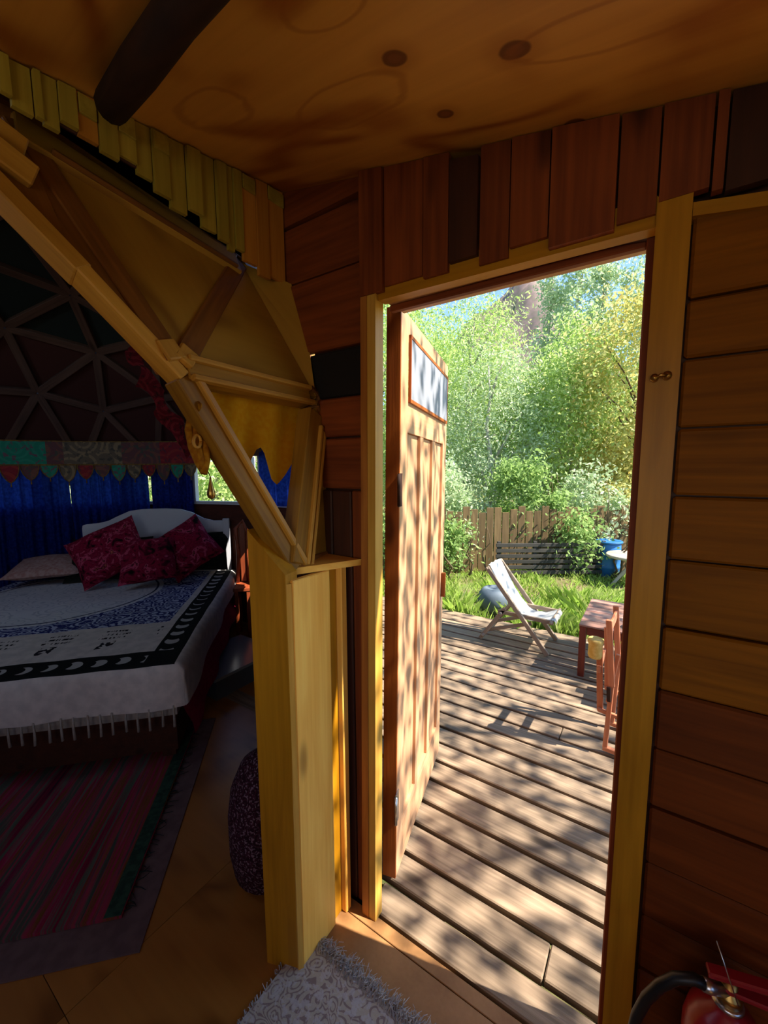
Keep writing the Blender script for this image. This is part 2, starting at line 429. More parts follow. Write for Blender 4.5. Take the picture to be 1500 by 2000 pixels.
bx('stop_strip', (-.69, 1.066, 2.012), (-.046, 1.088, 2.030), M_red, bpy.data.objects['trim_1'])
o = bx('trim', (-.69, 1.048, 2.030), (-.046, 1.15, 2.062), M_door, None)
tr(7, o, 'pinkish head jamb under the door header')
# brass hook on the right post
hk = empty('brass_hook', aty(1290, 737, .998), 'small brass hook screwed to the right door post', 'hook')
h0 = Vector(aty(1278, 738, .985)); h1 = Vector(aty(1303, 733, .985))
tube('shank', [h0, (h0+h1)/2+Vector((0, -.006, .002)), h1], .0035, M_brass, hk)
tube('screw_plate', [h1+Vector((0, .013, 0)), h1+Vector((0, -.003, 0))], .008, M_brass, hk, 12)
tube('ball_end', [h0+Vector((0, .013, 0)), h0+Vector((0, -.006, 0))], .007, M_brass, hk, 12)

# ------------------------------------------------------------------ the rest of the room shell (behind the camera)
V, Fc = merge([boxdata((-2.2, -1.76, -.05), (-.42, -1.70, 2.6)), boxdata((1.12, -1.76, -.05), (1.75, -1.70, 2.2)), boxdata((-.42, -1.76, -.05), (1.12, -1.70, 1.02)), boxdata((-.42, -1.76, 1.98), (1.12, -1.70, 2.3))])
o = centred('wall_back', V, Fc, M_right); tag(o, 'wooden wall behind the viewer with a window', 'wall', kind='structure')
V, Fc = merge([boxdata((1.72, -1.76, -.05), (1.78, -1.15, 2.2)), boxdata((1.72, .25, -.05), (1.78, 1.12, 2.2)), boxdata((1.72, -1.15, -.05), (1.78, .25, .85)), boxdata((1.72, -1.15, 1.62), (1.78, .25, 2.0))])
o = centred('wall_right', V, Fc, M_right)
w = empty('window_7', (1.75, -.45, .85), 'sunny side window in the wall to the right of the viewer', 'window', kind='structure')  # unseen opening, added so sun bounces off the floor onto the ceiling
for a, b in (((-1.15, .85), (-1.11, 1.62)), ((.21, .85), (.25, 1.62)), ((-1.11, .85), (.21, .89)), ((-1.11, 1.58), (.21, 1.62)), ((-.47, .89), (-.43, 1.58))):
    bx('frame_bar', (1.725, a[0], a[1]), (1.775, b[0], b[1]), M_cas, w)
o = bpy.data.objects['wall_right']; tag(o, 'wooden side wall on the far right of the entrance room', 'wall', kind='structure')
w = empty('window_1', (.35, -1.73, 1.02), 'window in the wall behind the viewer', 'window', kind='structure')  # unseen opening, added to let fill in from behind the viewer
for a, b in (((-.42, 0, 1.02), (-.38, 0, 1.98)), ((1.08, 0, 1.02), (1.12, 0, 1.98)), ((-.38, 0, 1.02), (1.08, 0, 1.06)), ((-.38, 0, 1.94), (1.08, 0, 1.98)), ((.33, 0, 1.06), (.37, 0, 1.94))):
    bx('frame_bar', (a[0], -1.75, a[2]), (b[0], -1.71, b[2]), M_cas, w)
o = bx('wall_left', (-2.16, -1.76, -.05), (-2.10, -1.10, 2.6), M_dark); tag(o, 'dark side wall between entrance room and dome', 'wall', kind='structure')
o = bx('ceiling_side_panel', (-2.2, -1.76, 2.25), (-1.10, -.72, 2.29), M_dark); tag(o, 'flat dark ceiling panel beside the dome opening', 'ceiling', kind='structure')

# slat row hanging from the ceiling edge, over the dome
wlft = bx('trim_8', (-1.10, -1.76, 2.27), (-1.078, 1.02, 2.33), M_dark, None, axis=1)
tag(wlft, 'uneven row of short pine slats closing the gap above the dome', 'trim', kind='structure')
prism('backing', [(-1.086, -1.7, 2.28), (-1.086, .30, 2.28), (-1.086, .60, 2.27), (-1.086, .88, 2.20), (-1.086, 1.03, 2.17), (-1.086, 1.03, zc(-1.08, 1.03)+.01), (-1.086, -1.7, zc(-1.08, -1.7)+.01)], (-1, 0, 0), .010, M_dark, wlft)
ys = [.309, .327, .362, .375, .403, .436, .475, .514, .556, .594, .636, .681, .721, .767, .800, .822, .852, .903, .948, 1.017]
zbv = lambda y: np.interp(y, [.0, .307, .429, .508, .586, .705, .80, .878, .903, .948, 1.02], [2.26, 2.25, 2.268, 2.268, 2.25, 2.222, 2.20, 2.176, 2.172, 2.155, 2.150])
yy = [-.42+.045*i for i in range(16)]+ys
for i in range(len(yy)-1):
    a, b = yy[i], yy[i+1]
    if b-a < .004: continue
    j = i*37 % 11
    z0 = float(zbv((a+b)/2)) + (.006*((j % 5)-2)); xo = -1.064 - .006*(j % 3)
    zt = zc(xo, (a+b)/2)-.004
    mt = M_slat2 if i in (21, 32, 33, 34) else M_slat
    hexa('slat', [(xo, a+.001, z0), (xo, a+.001, zc(xo, a)-.004), (xo, b-.001, zc(xo, b)-.004), (xo, b-.001, z0)], (-1, 0, 0), .012, mt, wlft)
    if j in (1, 4, 7): bx('slat', (xo-.0005, a+.003, zt-.045), (xo+.007, b-.003, zt-.006), M_slat, wlft, c=.001)

# ------------------------------------------------------------------ floor
M_flply = ply_mat('bedroom_floor_plywood', '#744416', '#a96f30', .32, (), .5)
M_mdf = MAT('entrance_floor_board', .55, .3)
_n = M_mdf.noise(M_mdf.vec((1, 1, 1), False), 6, 6); _n2 = M_mdf.noise(M_mdf.vec((1, 1, 1), False), 90, 3)
M_mdf.bump(_n2, .2, .001); M_mdf = M_mdf.col(M_mdf.ramp(_n*.8+_n2*.2, [(.3, S('#8a6038')), (.7, S('#ab7d4e'))]))
fl = empty('floor', (-1, 0, -.05), 'plywood floor of the entrance and the dome bedroom', 'floor', kind='structure')
bx('floor_panel', (-.862, -1.72, -.05), (1.74, .972, 0), M_mdf, fl, c=.0015)
bx('floor_panel', (-.862, .975, -.05), (1.74, 1.016, 0), M_mdf, fl, c=.0015)
cdom = Vector((-2.915, .51, 1.173)); RD = 2.07
def on_sphere(px, py, r):
    d = Vector(ray(px, py)).normalized(); o_ = Vector(CAMP)-cdom; b = o_.dot(d); q = b*b-(o_.dot(o_)-r*r)
    return Vector(CAMP) + d*(-b-math.sqrt(max(q, 0)))
xs = [-5.2, -3.76, -2.54, -1.32, -.864]
for i in range(4):
    xa, xb = xs[i]+.001, xs[i+1]-.001
    for sg in (-1, 1):
        pts = []
        for k in range(9):
            x = xa+(xb-xa)*k/8; h_ = math.sqrt(max(2.10**2-(x-cdom.x)**2, .02)); pts.append((x, cdom.y+sg*h_, -.05))
        base = .31 if sg < 0 else .312
        if i == 3: pts = [(xa, 1.045, -.05), (xb, 1.045, -.05)] if sg > 0 else [(xa, -1.72, -.05), (xb, -1.72, -.05)]
        prism('floor_panel', [(xa, base, -.05), (xb, base, -.05)]+pts[::-1], (0, 0, 1), .05, M_flply, fl)
if True:
    prism('floor_panel', [(xs[3], 1.047, -.05), (-1.0, 1.047, -.05), (-1.02, 1.3, -.05), (xs[3], 1.82, -.05)], (0, 0, 1), .05, M_flply, fl)

# ------------------------------------------------------------------ low riser wall with post, planks and shelf
PL = (-.935, .716); PR = (-.828, .752)
lw = empty('wall_side', (-.85, .85, 0), 'low pine clad stub wall carrying the dome beside the doorway', 'wall', kind='structure')
hexa('post', [(PL[0], PL[1], 0), (PL[0]-.002, PL[1], 1.384), (PR[0]-.002, PR[1], 1.262), (PR[0], PR[1], 0)], (-.2, .95, 0), .055, M_cas, lw)
hexa('edge_strip', [(-.828, .748, 0), (-.832, .754, 1.235), (-.824, .768, 1.235), (-.820, .762, 0)], (-.9, .2, 0), .02, M_jamb, lw)
plank('plank', (-.834, .842, 0), (-.834, .850, 1.24), (0, 1, 0), .155, .020, M_pine, lw)
plank('plank', (-.846, .942, 0), (-.846, .948, 1.24), (0, 1, 0), .044, .022, M_cas, lw)
plank('plank', (-.832, .978, 0), (-.832, .984, 1.24), (0, 1, 0), .028, .034, M_pine, lw)
o = prism('wall_shelf', [(-.90, .775, 1.243), (-.866, .808, 1.243), (-.768, 1.014, 1.243), (-.90, 1.018, 1.243), (-1.02, 1.018, 1.243), (-1.02, .80, 1.243)], (0, 0, 1), .020, M_pine)
tag(o, 'small pale pine shelf on top of the low stub wall left of the door', 'shelf')

# ------------------------------------------------------------------ geodesic dome
HUB = {29: (-.870, .830, 1.262), 99: (-.938, .543, 1.784), 155: (-.952, 1.012, 1.776), 93: (-1.168, .905, 2.211), 10: (-1.178, .353, 2.287),
       88: (-4.497, 1.350, 2.211), 90: (-3.998, 1.630, 2.536), 4: (-4.282, 1.768, 2.086), 89: (-4.238, 1.108, 2.649), 123: (-3.833, 2.057, 2.196), 24: (-3.729, 1.382, 2.865)}
QROT = np.array([[-0.496, -0.144, -0.856], [0.052, -0.989, 0.136], [-0.867, 0.023, 0.498]])
QROT = np.linalg.svd(QROT)[0] @ np.linalg.svd(QROT)[2]
g = (1+5**.5)/2
gv = [np.array(v)/np.linalg.norm(v) for v in [(-1, g, 0), (1, g, 0), (-1, -g, 0), (1, -g, 0), (0, -1, g), (0, 1, g), (0, -1, -g), (0, 1, -g), (g, 0, -1), (g, 0, 1), (-g, 0, -1), (-g, 0, 1)]]
gf = [(0, 11, 5), (0, 5, 1), (0, 1, 7), (0, 7, 10), (0, 10, 11), (1, 5, 9), (5, 11, 4), (11, 10, 2), (10, 7, 6), (7, 1, 8), (3, 9, 4), (3, 4, 2), (3, 2, 6), (3, 6, 8), (3, 8, 9), (4, 9, 5), (2, 4, 11), (6, 2, 10), (8, 6, 7), (9, 8, 1)]
for _ in range(2):
    mem = {}; nf = []
    def mid(a, b):
        k = (min(a, b), max(a, b))
        if k not in mem: p = gv[a]+gv[b]; gv.append(p/np.linalg.norm(p)); mem[k] = len(gv)-1
        return mem[k]
    for a, b, d in gf:
        x, y, z = mid(a, b), mid(b, d), mid(d, a); nf += [(a, x, z), (b, y, x), (d, z, y), (x, y, z)]
    gf = nf
DV = [Vector(QROT @ v)*RD + cdom for v in gv]
for k, v in HUB.items(): DV[k] = Vector(v)
odir = Vector((math.cos(math.radians(-38))*math.cos(math.radians(5)), math.sin(math.radians(-38))*math.cos(math.radians(5)), math.sin(math.radians(5))))
def az(p): return math.degrees(math.atan2(p.y-cdom.y, p.x-cdom.x))
def in_open(p):
    return odir.angle((p-cdom).normalized()) < math.radians(40) and az(p) > -62
dm = empty('wall_dome', tuple(cdom), 'geodesic dome of plywood triangles and wooden struts around the bedroom', 'dome', kind='structure')
edges = {}
M_ply = ply_mat('dome_plywood', '#80561a', '#b68a34', .5)
keep = []
for f in gf:
    P = [DV[i] for i in f]; m = sum(P, Vector())/3
    if set(f) == {29, 99, 155}: continue
    if min(p.z for p in P) < 1.0: continue
    if any(in_open(p) and i not in HUB for i, p in zip(f, P)) or in_open(m): continue
    if 64 < az(m) < 175 and m.z < 1.6: continue
    if abs(m.x+3.35) < .35 and abs(m.y+.75) < .38 and m.z > 2.4: continue  # faces left out for an added, unseen skylight that brightens the bed
    keep.append(f)
for f in keep:
    P = [DV[i] for i in f]; m = sum(P, Vector())/3; n = (m-cdom).normalized()
    near = any(i in (29, 99, 155, 93, 10) for i in f) or (az(m) > -60 and az(m) < 60 and m.z < 2.9)
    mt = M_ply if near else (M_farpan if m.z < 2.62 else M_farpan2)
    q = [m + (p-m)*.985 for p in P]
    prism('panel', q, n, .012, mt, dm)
    for a, b in ((f[0], f[1]), (f[1], f[2]), (f[2], f[0])): edges[(min(a, b), max(a, b))] = near or edges.get((min(a, b), max(a, b)), False)
edges[(29, 99)] = True; edges[(29, 155)] = True
special = {(29, 99), (29, 155), (99, 155), (93, 155), (10, 93)}
for (a, b), near in edges.items():
    if (a, b) in special: continue
    p, q = DV[a], DV[b]; n = ((p+q)/2-cdom).normalized(); wd = (q-p).cross(n); s = (q-p).normalized()*.012
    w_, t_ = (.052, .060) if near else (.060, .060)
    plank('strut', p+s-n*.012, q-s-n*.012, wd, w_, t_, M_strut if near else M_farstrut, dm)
E_, C_, D_, B_, A_ = (DV[i] for i in (29, 99, 155, 93, 10))
def strut(p, q, w, t, off, side, mat, name='strut'):
    n = ((p+q)/2-cdom).normalized(); wd = (q-p).cross(n).normalized()
    return plank(name, p+n*off+wd*side, q+n*off+wd*side, wd, w, t, mat, dm)
dE = (E_-C_).normalized(); dD = (D_-C_).normalized(); dDE = (E_-D_).normalized()
strut(C_+dE*.02, E_, .052, .050, -.012, 0, M_strutm)
strut(C_+dE*.03, E_+dE*.01, .018, .020, .016, -.026, M_strutl, 'batten')
strut(C_+dD*.02, D_-dD*.03, .050, .05, -.01, 0, M_strutm)
strut(C_+dD*.02, D_-dD*.03, .014, .018, .020, .024, M_strutl, 'batten')
strut(C_+dD*.02, D_-dD*.03, .014, .018, .020, -.024, M_strutl, 'batten')
strut(D_+dDE*.05, E_-dDE*.01, .070, .05, -.005, .004, M_strutm)
strut(D_+dDE*.09, E_-dDE*.01, .013, .016, .024, -.022, M_strutl, 'batten')
strut(D_+dDE*.09, E_-dDE*.01, .013, .016, .020, -.048, M_strutl, 'batten')
for q3 in ([B_, D_, Vector((-.985, 1.024, 1.93))], [B_, Vector((-.985, 1.024, 1.93)), Vector((-1.06, 1.024, 2.16))]): prism('panel', q3, (1, .3, .4), .008, M_ply, dm)
strut(A_, B_-(B_-A_).normalized()*.02, .085, .05, -.004, .035*(1 if ((B_-A_).cross((A_+B_)/2-cdom)).dot(C_-A_) > 0 else -1), M_ply, 'top_strut')
strut(A_+(B_-A_)*.1, B_-(B_-A_).normalized()*.04, .012, .012, .026, .072*(1 if ((B_-A_).cross((A_+B_)/2-cdom)).dot(C_-A_) > 0 else -1), M_strut, 'batten')
# light hub blocks near C
for dd, ll in (((A_-C_).normalized(), .05), ((B_-C_).normalized(), .05)):
    strut(C_+dd*.012, C_+dd*(.012+ll), .045, .03, .012, 0, M_strutl, 'hub_block')
ha = on_sphere(8, 275, RD+.02); plank('hub_block', ha+Vector((0, -.05, .02)), ha+Vector((0, .03, -.005)), (0, 0, 1), .05, .03, M_strutl, dm)
ha = on_sphere(25, 318, RD+.02); plank('hub_block', ha+Vector((0, -.06, .02)), ha+Vector((0, .03, -.015)), (0, 0, 1), .045, .04, M_strutl, dm)
# light lining beam of the opening, below strut A-C
nrmC = (C_-cdom).normalized()
L0 = on_sphere(-60, 315, RD); L1 = on_sphere(150, 530, RD-.005); L2 = on_sphere(352, 742, RD-.01)
plank('lining_beam', L0, L1+(L1-L0).normalized()*.01, (L1-L0).cross(L1-cdom), .040, .05, M_strutl, dm)
plank('lining_beam', L1, L2, (L2-L1).cross(L1-cdom), .033, .05, M_strutl, dm)
G0 = A_+(C_-A_)*.02; G1 = on_sphere(150, 500, RD); 
prism('gusset', [G0, L1, L0], (G0-cdom), .012, M_strut, dm)
prism('gusset', [A_+(C_-A_)*.02, A_+(C_-A_)*.92, L2, L1], (G1-cdom), .010, M_strut, dm)

# riser wall under the dome and window band
def arc_wall(az0, az1, r0, r1, z0, z1, step=7.5):
    n = max(2, int((az1-az0)/step)+1); V = []; Fc = []
    for i in range(n):
        a = math.radians(az0+(az1-az0)*i/(n-1)); c, s = math.cos(a), math.sin(a)
        V += [(cdom.x+r0*c, cdom.y+r0*s, z0), (cdom.x+r1*c, cdom.y+r1*s, z0), (cdom.x+r1*c, cdom.y+r1*s, z1), (cdom.x+r0*c, cdom.y+r0*s, z1)]
    for i in range(n-1):
        for k in range(4):
            k2 = (k+1) % 4; Fc.append((4*i+k, 4*i+k2, 4*i+4+k2, 4*i+4+k))
    Fc.append((3, 2, 1, 0)); Fc.append((4*n-4, 4*n-3, 4*n-2, 4*n-1)); return V, Fc
M_riser = wood('dark_red_riser', '#3c1a10', '#5c2c1a', .7, knots=False)
V, Fc = merge([arc_wall(16, 66, 2.00, 2.06, 0, 1.30), arc_wall(66, 176, 2.04, 2.10, 0, 1.185), arc_wall(176, 298, 2.02, 2.08, 0, 1.45), arc_wall(64, 178, 1.99, 2.05, 1.72, 1.98), arc_wall(52, 66, 2.02, 2.08, 1.25, 1.9), arc_wall(174, 182, 2.02, 2.08, 1.1, 1.9)])
o = centred('wall_riser', V, Fc, M_riser); tag(o, 'curved dark red riser wall under the dome around the bed', 'wall', kind='structure')
k = 0
for a0, a1 in ((66, 95.3), (97.5, 117.5), (118.5, 135), (136, 154), (155, 175)):
    k += 1
    am = math.radians((a0+a1)/2)
    w = empty('window_%d' % (k+1), (cdom.x+2.04*math.cos(am), cdom.y+2.04*math.sin(am), 1.19), 'white framed window in the dome wall, number %d counted from the doorway side' % k, 'window', kind='structure')
    w['label'] = ['white framed window seen through the triangle opening', 'white framed window behind the diagonal strut, mostly uncovered', 'white framed window behind the right half of the blue curtain', 'white framed window behind the left half of the blue curtain', 'white framed window behind the far left of the bed'][k-1]
    for (b0, b1, z0, z1) in ((a0, a0+1.3, 1.185, 1.74), (a1-1.3, a1, 1.185, 1.74), (a0+1.3, a1-1.3, 1.185, 1.215), (a0+1.3, a1-1.3, 1.71, 1.74)):
        V, Fc = arc_wall(b0, b1, 2.015, 2.07, z0, z1); centred('frame_bar', V, Fc, M_white, w)

# curtains
def curtain(name, az0, az1, r, z0, z1, folds, amp, mat, label, cat='curtain', seed=0, group=None):
    n = int((az1-az0)*6); rows = 9; V = []; Fc = []; rg = random.Random(seed); ph = rg.random()*6
    for j in range(rows):
        z = z0+(z1-z0)*j/(rows-1); k = 1-.35*j/(rows-1)
        for i in range(n):
            t = i/(n-1); a = math.radians(az0+(az1-az0)*t)
            rr = r + amp*k*(math.sin(t*folds*6.283+ph+.5*math.sin(t*folds*2.1)) + .4*math.sin(t*folds*15.1+1.3*j/rows))
            V.append((cdom.x+rr*math.cos(a), cdom.y+rr*math.sin(a), z))
    for j in range(rows-1):
        for i in range(n-1): Fc.append((j*n+i, j*n+i+1, (j+1)*n+i+1, (j+1)*n+i))
    o = centred(name, V, Fc, mat, None, True); tag(o, label, cat, group); return o
M_blue = cloth('blue_cotton', '#12246e', '#1c348a', transl=.45)
M_blued = cloth('navy_cotton', '#0c1650', '#142270', transl=.3)
curtain('window_curtain', 116.0, 128, 1.95, .50, 1.60, 5, .022, M_blued, 'dark navy window curtain panel behind the headboard', seed=1)
curtain('window_curtain', 128.4, 148, 1.94, .50, 1.60, 8, .026, M_blue, 'royal blue window curtain panel left of the headboard top', seed=2)
curtain('window_curtain', 148.4, 176, 1.945, .50, 1.60, 10, .026, M_blue, 'bright blue window curtain panel at the far left edge', seed=3)
curtain('window_curtain', 66.5, 93.6, 1.96, 1.205, 1.75, 5, .018, M_blue, 'short blue window curtain seen through the triangular strut opening', seed=4)

# embroidered valance
val = empty('valance', (cdom.x+1.9*math.cos(2.4), cdom.y+1.9*math.sin(2.4), 1.8), 'embroidered patchwork valance with scalloped tongues above the blue curtains', 'valance')
def embro(name, c1, c2, c3, sc):
    m = MAT(name, .95, .1); v = m.vec((1, 1, 1), True)
    d = m.voro(v, sc); rings = ((d*26).sin()).step(.1, .5); n = m.noise(v, sc*5, 3)
    c = m.mix(rings*.6, S(c1), S(c2)); c = m.mix(n.step(.54, .62)*.8, c, S(c3)); m.bump(n, .3, .002); return m.col(c)
ME = [embro('teal_embroidery', '#2c8a70', '#3a9a7e', '#7a4660', 6), embro('beige_embroidery', '#6e6454', '#a08e6c', '#4a4c48', 5),
      embro('red_embroidery', '#8a3038', '#a4443c', '#5a3a44', 5), embro('maroon_embroidery', '#6a4a4c', '#8a5e4a', '#4a5a50', 5)]
M_gold = cloth('gold_border', '#8a7038', '#6a5030')
RV = 1.90
def vp(a, z, r=RV): a = math.radians(a); return (cdom.x+r*math.cos(a), cdom.y+r*math.sin(a), z)
def band(a0, a1, z0, z1, mat, name, parent, r=RV):
    n = 6; V = []; Fc = []
    for i in range(n):
        a = a0+(a1-a0)*i/(n-1); V += [vp(a, z0, r), vp(a, z1, r), vp(a, z1, r+.006), vp(a, z0, r+.006)]
    for i in range(n-1):
        for k_ in range(4): k2 = (k_+1) % 4; Fc.append((4*i+k_, 4*i+k2, 4*i+4+k2, 4*i+4+k_))
    Fc += [(3, 2, 1, 0), (4*n-4, 4*n-3, 4*n-2, 4*n-1)]
    return centred(name, V, Fc, mat, parent)
segs = [(113.0, 124.0, 2), (124.0, 134.5, 3), (134.5, 148.6, 1), (148.6, 152.4, 3), (152.4, 166.5, 0), (166.5, 172, 2)]
for a0, a1, k in segs:
    b = band(a0, a1, 1.585, 1.795, ME[k], 'patch', val)
    for (z0, z1) in ((1.575, 1.588), (1.790, 1.800)): band(a0, a1, z0, z1, M_gold, 'border_tape', b, RV-.002)
a = 113.2; i = 0
while a < 170:
    w_ = 4.1; mt = ME[(i*3+1) % 4]; dep = .115+.02*(i % 3)
    prof = [(0, 0), (0, -.25), (.12, -.6), (.3, -.85), (.5, -1), (.7, -.85), (.88, -.6), (1, -.25), (1, 0)]
    poly = [vp(a+w_*.92*x_, 1.578+dep*y_, RV+.002) for x_, y_ in prof]
    am = math.radians(a+w_/2); t = prism('tongue', poly, (math.cos(am), math.sin(am), 0), .004, mt, val)
    V, Fc = tube_data([vp(a+w_*.92*x_, 1.578+dep*y_, RV-.001) for x_, y_ in prof], .0045, 5); centred('tongue_border', V, Fc, M_gold, t)
    tube('tassel', [vp(a+w_*.46, 1.578-dep, RV), vp(a+w_*.46, 1.578-dep-.035, RV)], [.003, .006], M_gold, t, 6)
    a += w_; i += 1

# cloths on the near frame
M_ochre = cloth('ochre_cotton', '#f0a010', '#f4ac20', transl=.35, scale=60)
tn = (C_-E_).cross(D_-E_).normalized()
p0 = E_ - (E_-cdom).normalized()*.05
out_ = [(352, 752), (372, 782), (397, 815), (430, 868), (455, 900), (479, 936), (486, 915), (493, 892), (499, 878), (504, 874), (509, 878), (514, 892), (521, 912), (532, 935), (547, 947), (560, 925), (574, 893), (588, 862), (602, 835), (610, 800), (612, 780)]
top_ = [(352+260*i/20, 748+34*i/20) for i in range(21)]
xs_ = np.linspace(352, 612, 40); 
def lowy(x): return float(np.interp(x, [q[0] for q in out_], [q[1] for q in out_]))
V = []; Fc = []; rows = 8
for i, x in enumerate(xs_):
    yt = 735+.17*(x-352)
    for j in range(rows):
        y = yt+(max(lowy(x), yt+3)-yt)*j/(rows-1); p = Vector(atp(x, y, p0, tn))
        V.append(p + tn*(.010*math.sin(x*.09+j*.4) + .012*math.sin(j/7*3.1)))
for i in range(len(xs_)-1):
    for j in range(rows-1): Fc.append((i*rows+j, i*rows+j+1, (i+1)*rows+j+1, (i+1)*rows+j))
o = centred('hanging_cloth', V, Fc, M_ochre, None, True); tag(o, 'ochre yellow cloth with two pointed lobes hung in the strut triangle', 'cloth')
M_mag = embro('magenta_lace', '#4c1024', '#6a2434', '#241820', 22)
V = []; Fc = []; n = 26
for i in range(n):
    t = i/(n-1); x = 262+t*118; y = 668+t*205; p = on_sphere(x, y, RD-.07); q = on_sphere(x-10-14*math.sin(t*3.1)-4*math.sin(t*25), y+22+5*math.sin(t*31), RD-.08)
    for j in range(4): V.append(p+(q-p)*j/3+Vector((0, .01*math.sin(t*19+j*1.7), .006*math.sin(t*27+j))))
for i in range(n-1):
    for j in range(3): Fc.append((i*4+j, i*4+j+1, i*4+j+5, i*4+j+4))
o = centred('garland', V, Fc, M_mag, None, True); tag(o, 'dark magenta lace garland along the inner edge of the dome opening', 'garland')
sc_ = empty('tied_scarf', on_sphere(385, 800, RD-.03), 'ochre scarf knotted to the frame with a hanging loop', 'scarf')
M_scarf = cloth('ochre_scarf', '#a8741c', '#8a5414', scale=60)
for k, pts in enumerate(([(386, 792), (372, 812), (368, 840), (376, 875), (388, 905), (396, 926)], [(386, 792), (380, 820), (381, 855), (390, 890), (398, 924)], [(388, 795), (398, 830), (400, 868), (403, 900), (398, 925)])):
    tube('fold', [on_sphere(x, y, RD-.05+.004*k) for x, y in pts], [.004, .007, .009, .010, .009, .004][:len(pts)], M_scarf, sc_, 8)
tube('knot', [on_sphere(378, 788, RD-.02), on_sphere(386, 794, RD+.0), on_sphere(394, 790, RD-.02)], [.006, .013, .006], M_scarf, sc_, 8)
ring = [on_sphere(385+7*math.cos(t), 862+12*math.sin(t), RD-.035) for t in np.linspace(0, 6.283, 17)]
tube('ring', ring, .004, M_strutl, sc_, 6)
pd = empty('pear_pendant', on_sphere(413, 930, RD-.05), 'brass pear shaped pendant hanging by a string before the window', 'pendant')
pp = on_sphere(412, 955, RD-.05); hp_ = on_sphere(405, 918, RD-.05)
tube('string', [hp_, pp+Vector((0, 0, .03))], .0012, M_log, pd, 5)
lathe('drop', [(.001, .032), (.003, .022), (.005, .010), (.009, -.004), (.0105, -.014), (.008, -.022), (.001, -.026)], pp, M_brass, pd, 14)

# ------------------------------------------------------------------ bed
BH = Vector((-2.0, 1.06, 0)); bd = Vector((-.72, .695, 0)).normalized(); be = Vector((-.695, -.72, 0)).normalized()
def B(u, v, z=0): return BH + be*u + bd*v + Vector((0, 0, z))
M_lin = cloth('cream_linen', '#9a9288', '#a89f94'); M_redb = cloth('dark_red_blanket', '#8a1436', '#9c1c40')
bed = empty('bed', B(.9, 1, 0), 'double bed with a white curved headboard against the blue curtains', 'bed')
hexa('bed_frame', [B(.03, .03, .06), B(.03, 1.96, .06), B(1.77, 1.96, .06), B(1.77, .03, .06)], (0, 0, 1), .20, M_dark, bed)
for u, v in ((.08, .08), (1.70, .08), (.08, 1.95), (1.70, 1.95)): plank('leg', B(u, v, 0), B(u, v, .06), be, .07, .07, M_dark, bed)
hexa('mattress', [B(.02, .02, .262), B(.02, 1.97, .262), B(1.78, 1.97, .262), B(1.78, .02, .262)], (0, 0, 1), .27, M_lin, bed)
hb = [(0, .40), (0, 1.02), (.06, 1.035), (.13, 1.035), (.22, 1.06), (.32, 1.12), (.42, 1.155), (.55, 1.165), (.75, 1.165), (.86, 1.15), (.95, 1.11), (1.04, 1.065), (1.13, 1.045), (1.22, 1.04), (1.25, 1.03), (1.256, 1.0), (1.256, .40)]
prism('headboard', [B(.03+u, 1.99, z) for u, z in hb], bd, .03, M_white, bed)
bp = plank('headboard_post', B(.045, 1.985, .0), B(.045, 1.985, 1.055), be, .06, .05, M_white, bed)
# bedspread
m = MAT('moon_bedspread', .95, .1); uvn = m.n('ShaderNodeUVMap'); uvn.uv_map = 'UVMap'; sp = m.n('ShaderNodeSeparateXYZ'); m.link(uvn.outputs[0], sp.inputs[0])
u = X(m.nt, sp.outputs[0]); v = X(m.nt, sp.outputs[1]); uv = uvn.outputs[0]
n1 = m.noise(uv, 18, 3); n2 = m.noise(uv, 60, 3)
cream = m.mix(n1.step(.3, .7), S('#beb6ae'), S('#d2c8be'))
vo = m.voro(uv, 13); blue = m.mix(((vo*22).sin() + (n1-.5)*2).step(.0, .35), S('#28306a'), S('#a8b0c8'))
blue = m.mix(n2.step(.58, .66), blue, S('#a4a8b4'))
inside = u.gt(.20)*v.gt(.60)
c = m.mix(inside, cream, blue)
du = u-1.15; dv = v-1.40; rr = (du*du+dv*dv).sqrt()
vo2 = m.voro(uv, 9); circ = m.mix(((vo2*24).sin()).step(.5, .9)*.45, S('#d0d0d0'), S('#8e96a6'))
c = m.mix(rr.lt(.66), c, circ); c = m.mix((rr-.62).ab().lt(.008), c, S('#3a4058'))
# lettered blocks
bl = (u/.30).fr(); rows_ = (v*20).fr()
mark = m.noise(m.vec((90, 14, 1), False, 'UV'), 1, 1).gt(.50)
txt = bl.gt(.26)*bl.lt(.76)*(v.gt(.40)*v.lt(.52))*rows_.lt(.45)*mark
big = bl.gt(.38)*bl.lt(.64)*(v.gt(.26)*v.lt(.36))*(m.noise(m.vec((34, 24, 1), False, 'UV'), 1, 1).gt(.47))
strip = u.gt(.20)*v.gt(.19)*v.lt(.59)
c = m.mix((txt.mx(big))*strip, c, S('#26242a'))
# moon phase bands
b1 = v.gt(-.005)*v.lt(.165)*u.gt(.01); b2 = u.gt(.01)*u.lt(.155)*v.gt(-.005)
c = m.mix(b1.mx(b2), c, S('#191c1c'))
def moons(al, ac, msk, cc):
    t = al/.112; f = (t.fr()-.5)*.112; k = t.fl(); ph = (k*.55).sin()*.018+.032
    d1 = (f*f+ac*ac).sqrt(); g_ = f-ph; d2 = (g_*g_+ac*ac).sqrt()
    return m.mix(d1.lt(.038)*d2.gt(.036)*msk, cc, S('#b0aea8'))
c = moons(u, v-.083, b1*u.gt(.17), c); c = moons(v, u-.098, b2*v.gt(.17), c)
m.bump(n2, .3, .003); M_spread = m.col(c)
us = list(np.linspace(-.22, 0, 7))+list(np.linspace(.03, 1.83, 46)); vs = list(np.linspace(-.22, 0, 7))+list(np.linspace(.03, 1.95, 50))
V = []; UV = []
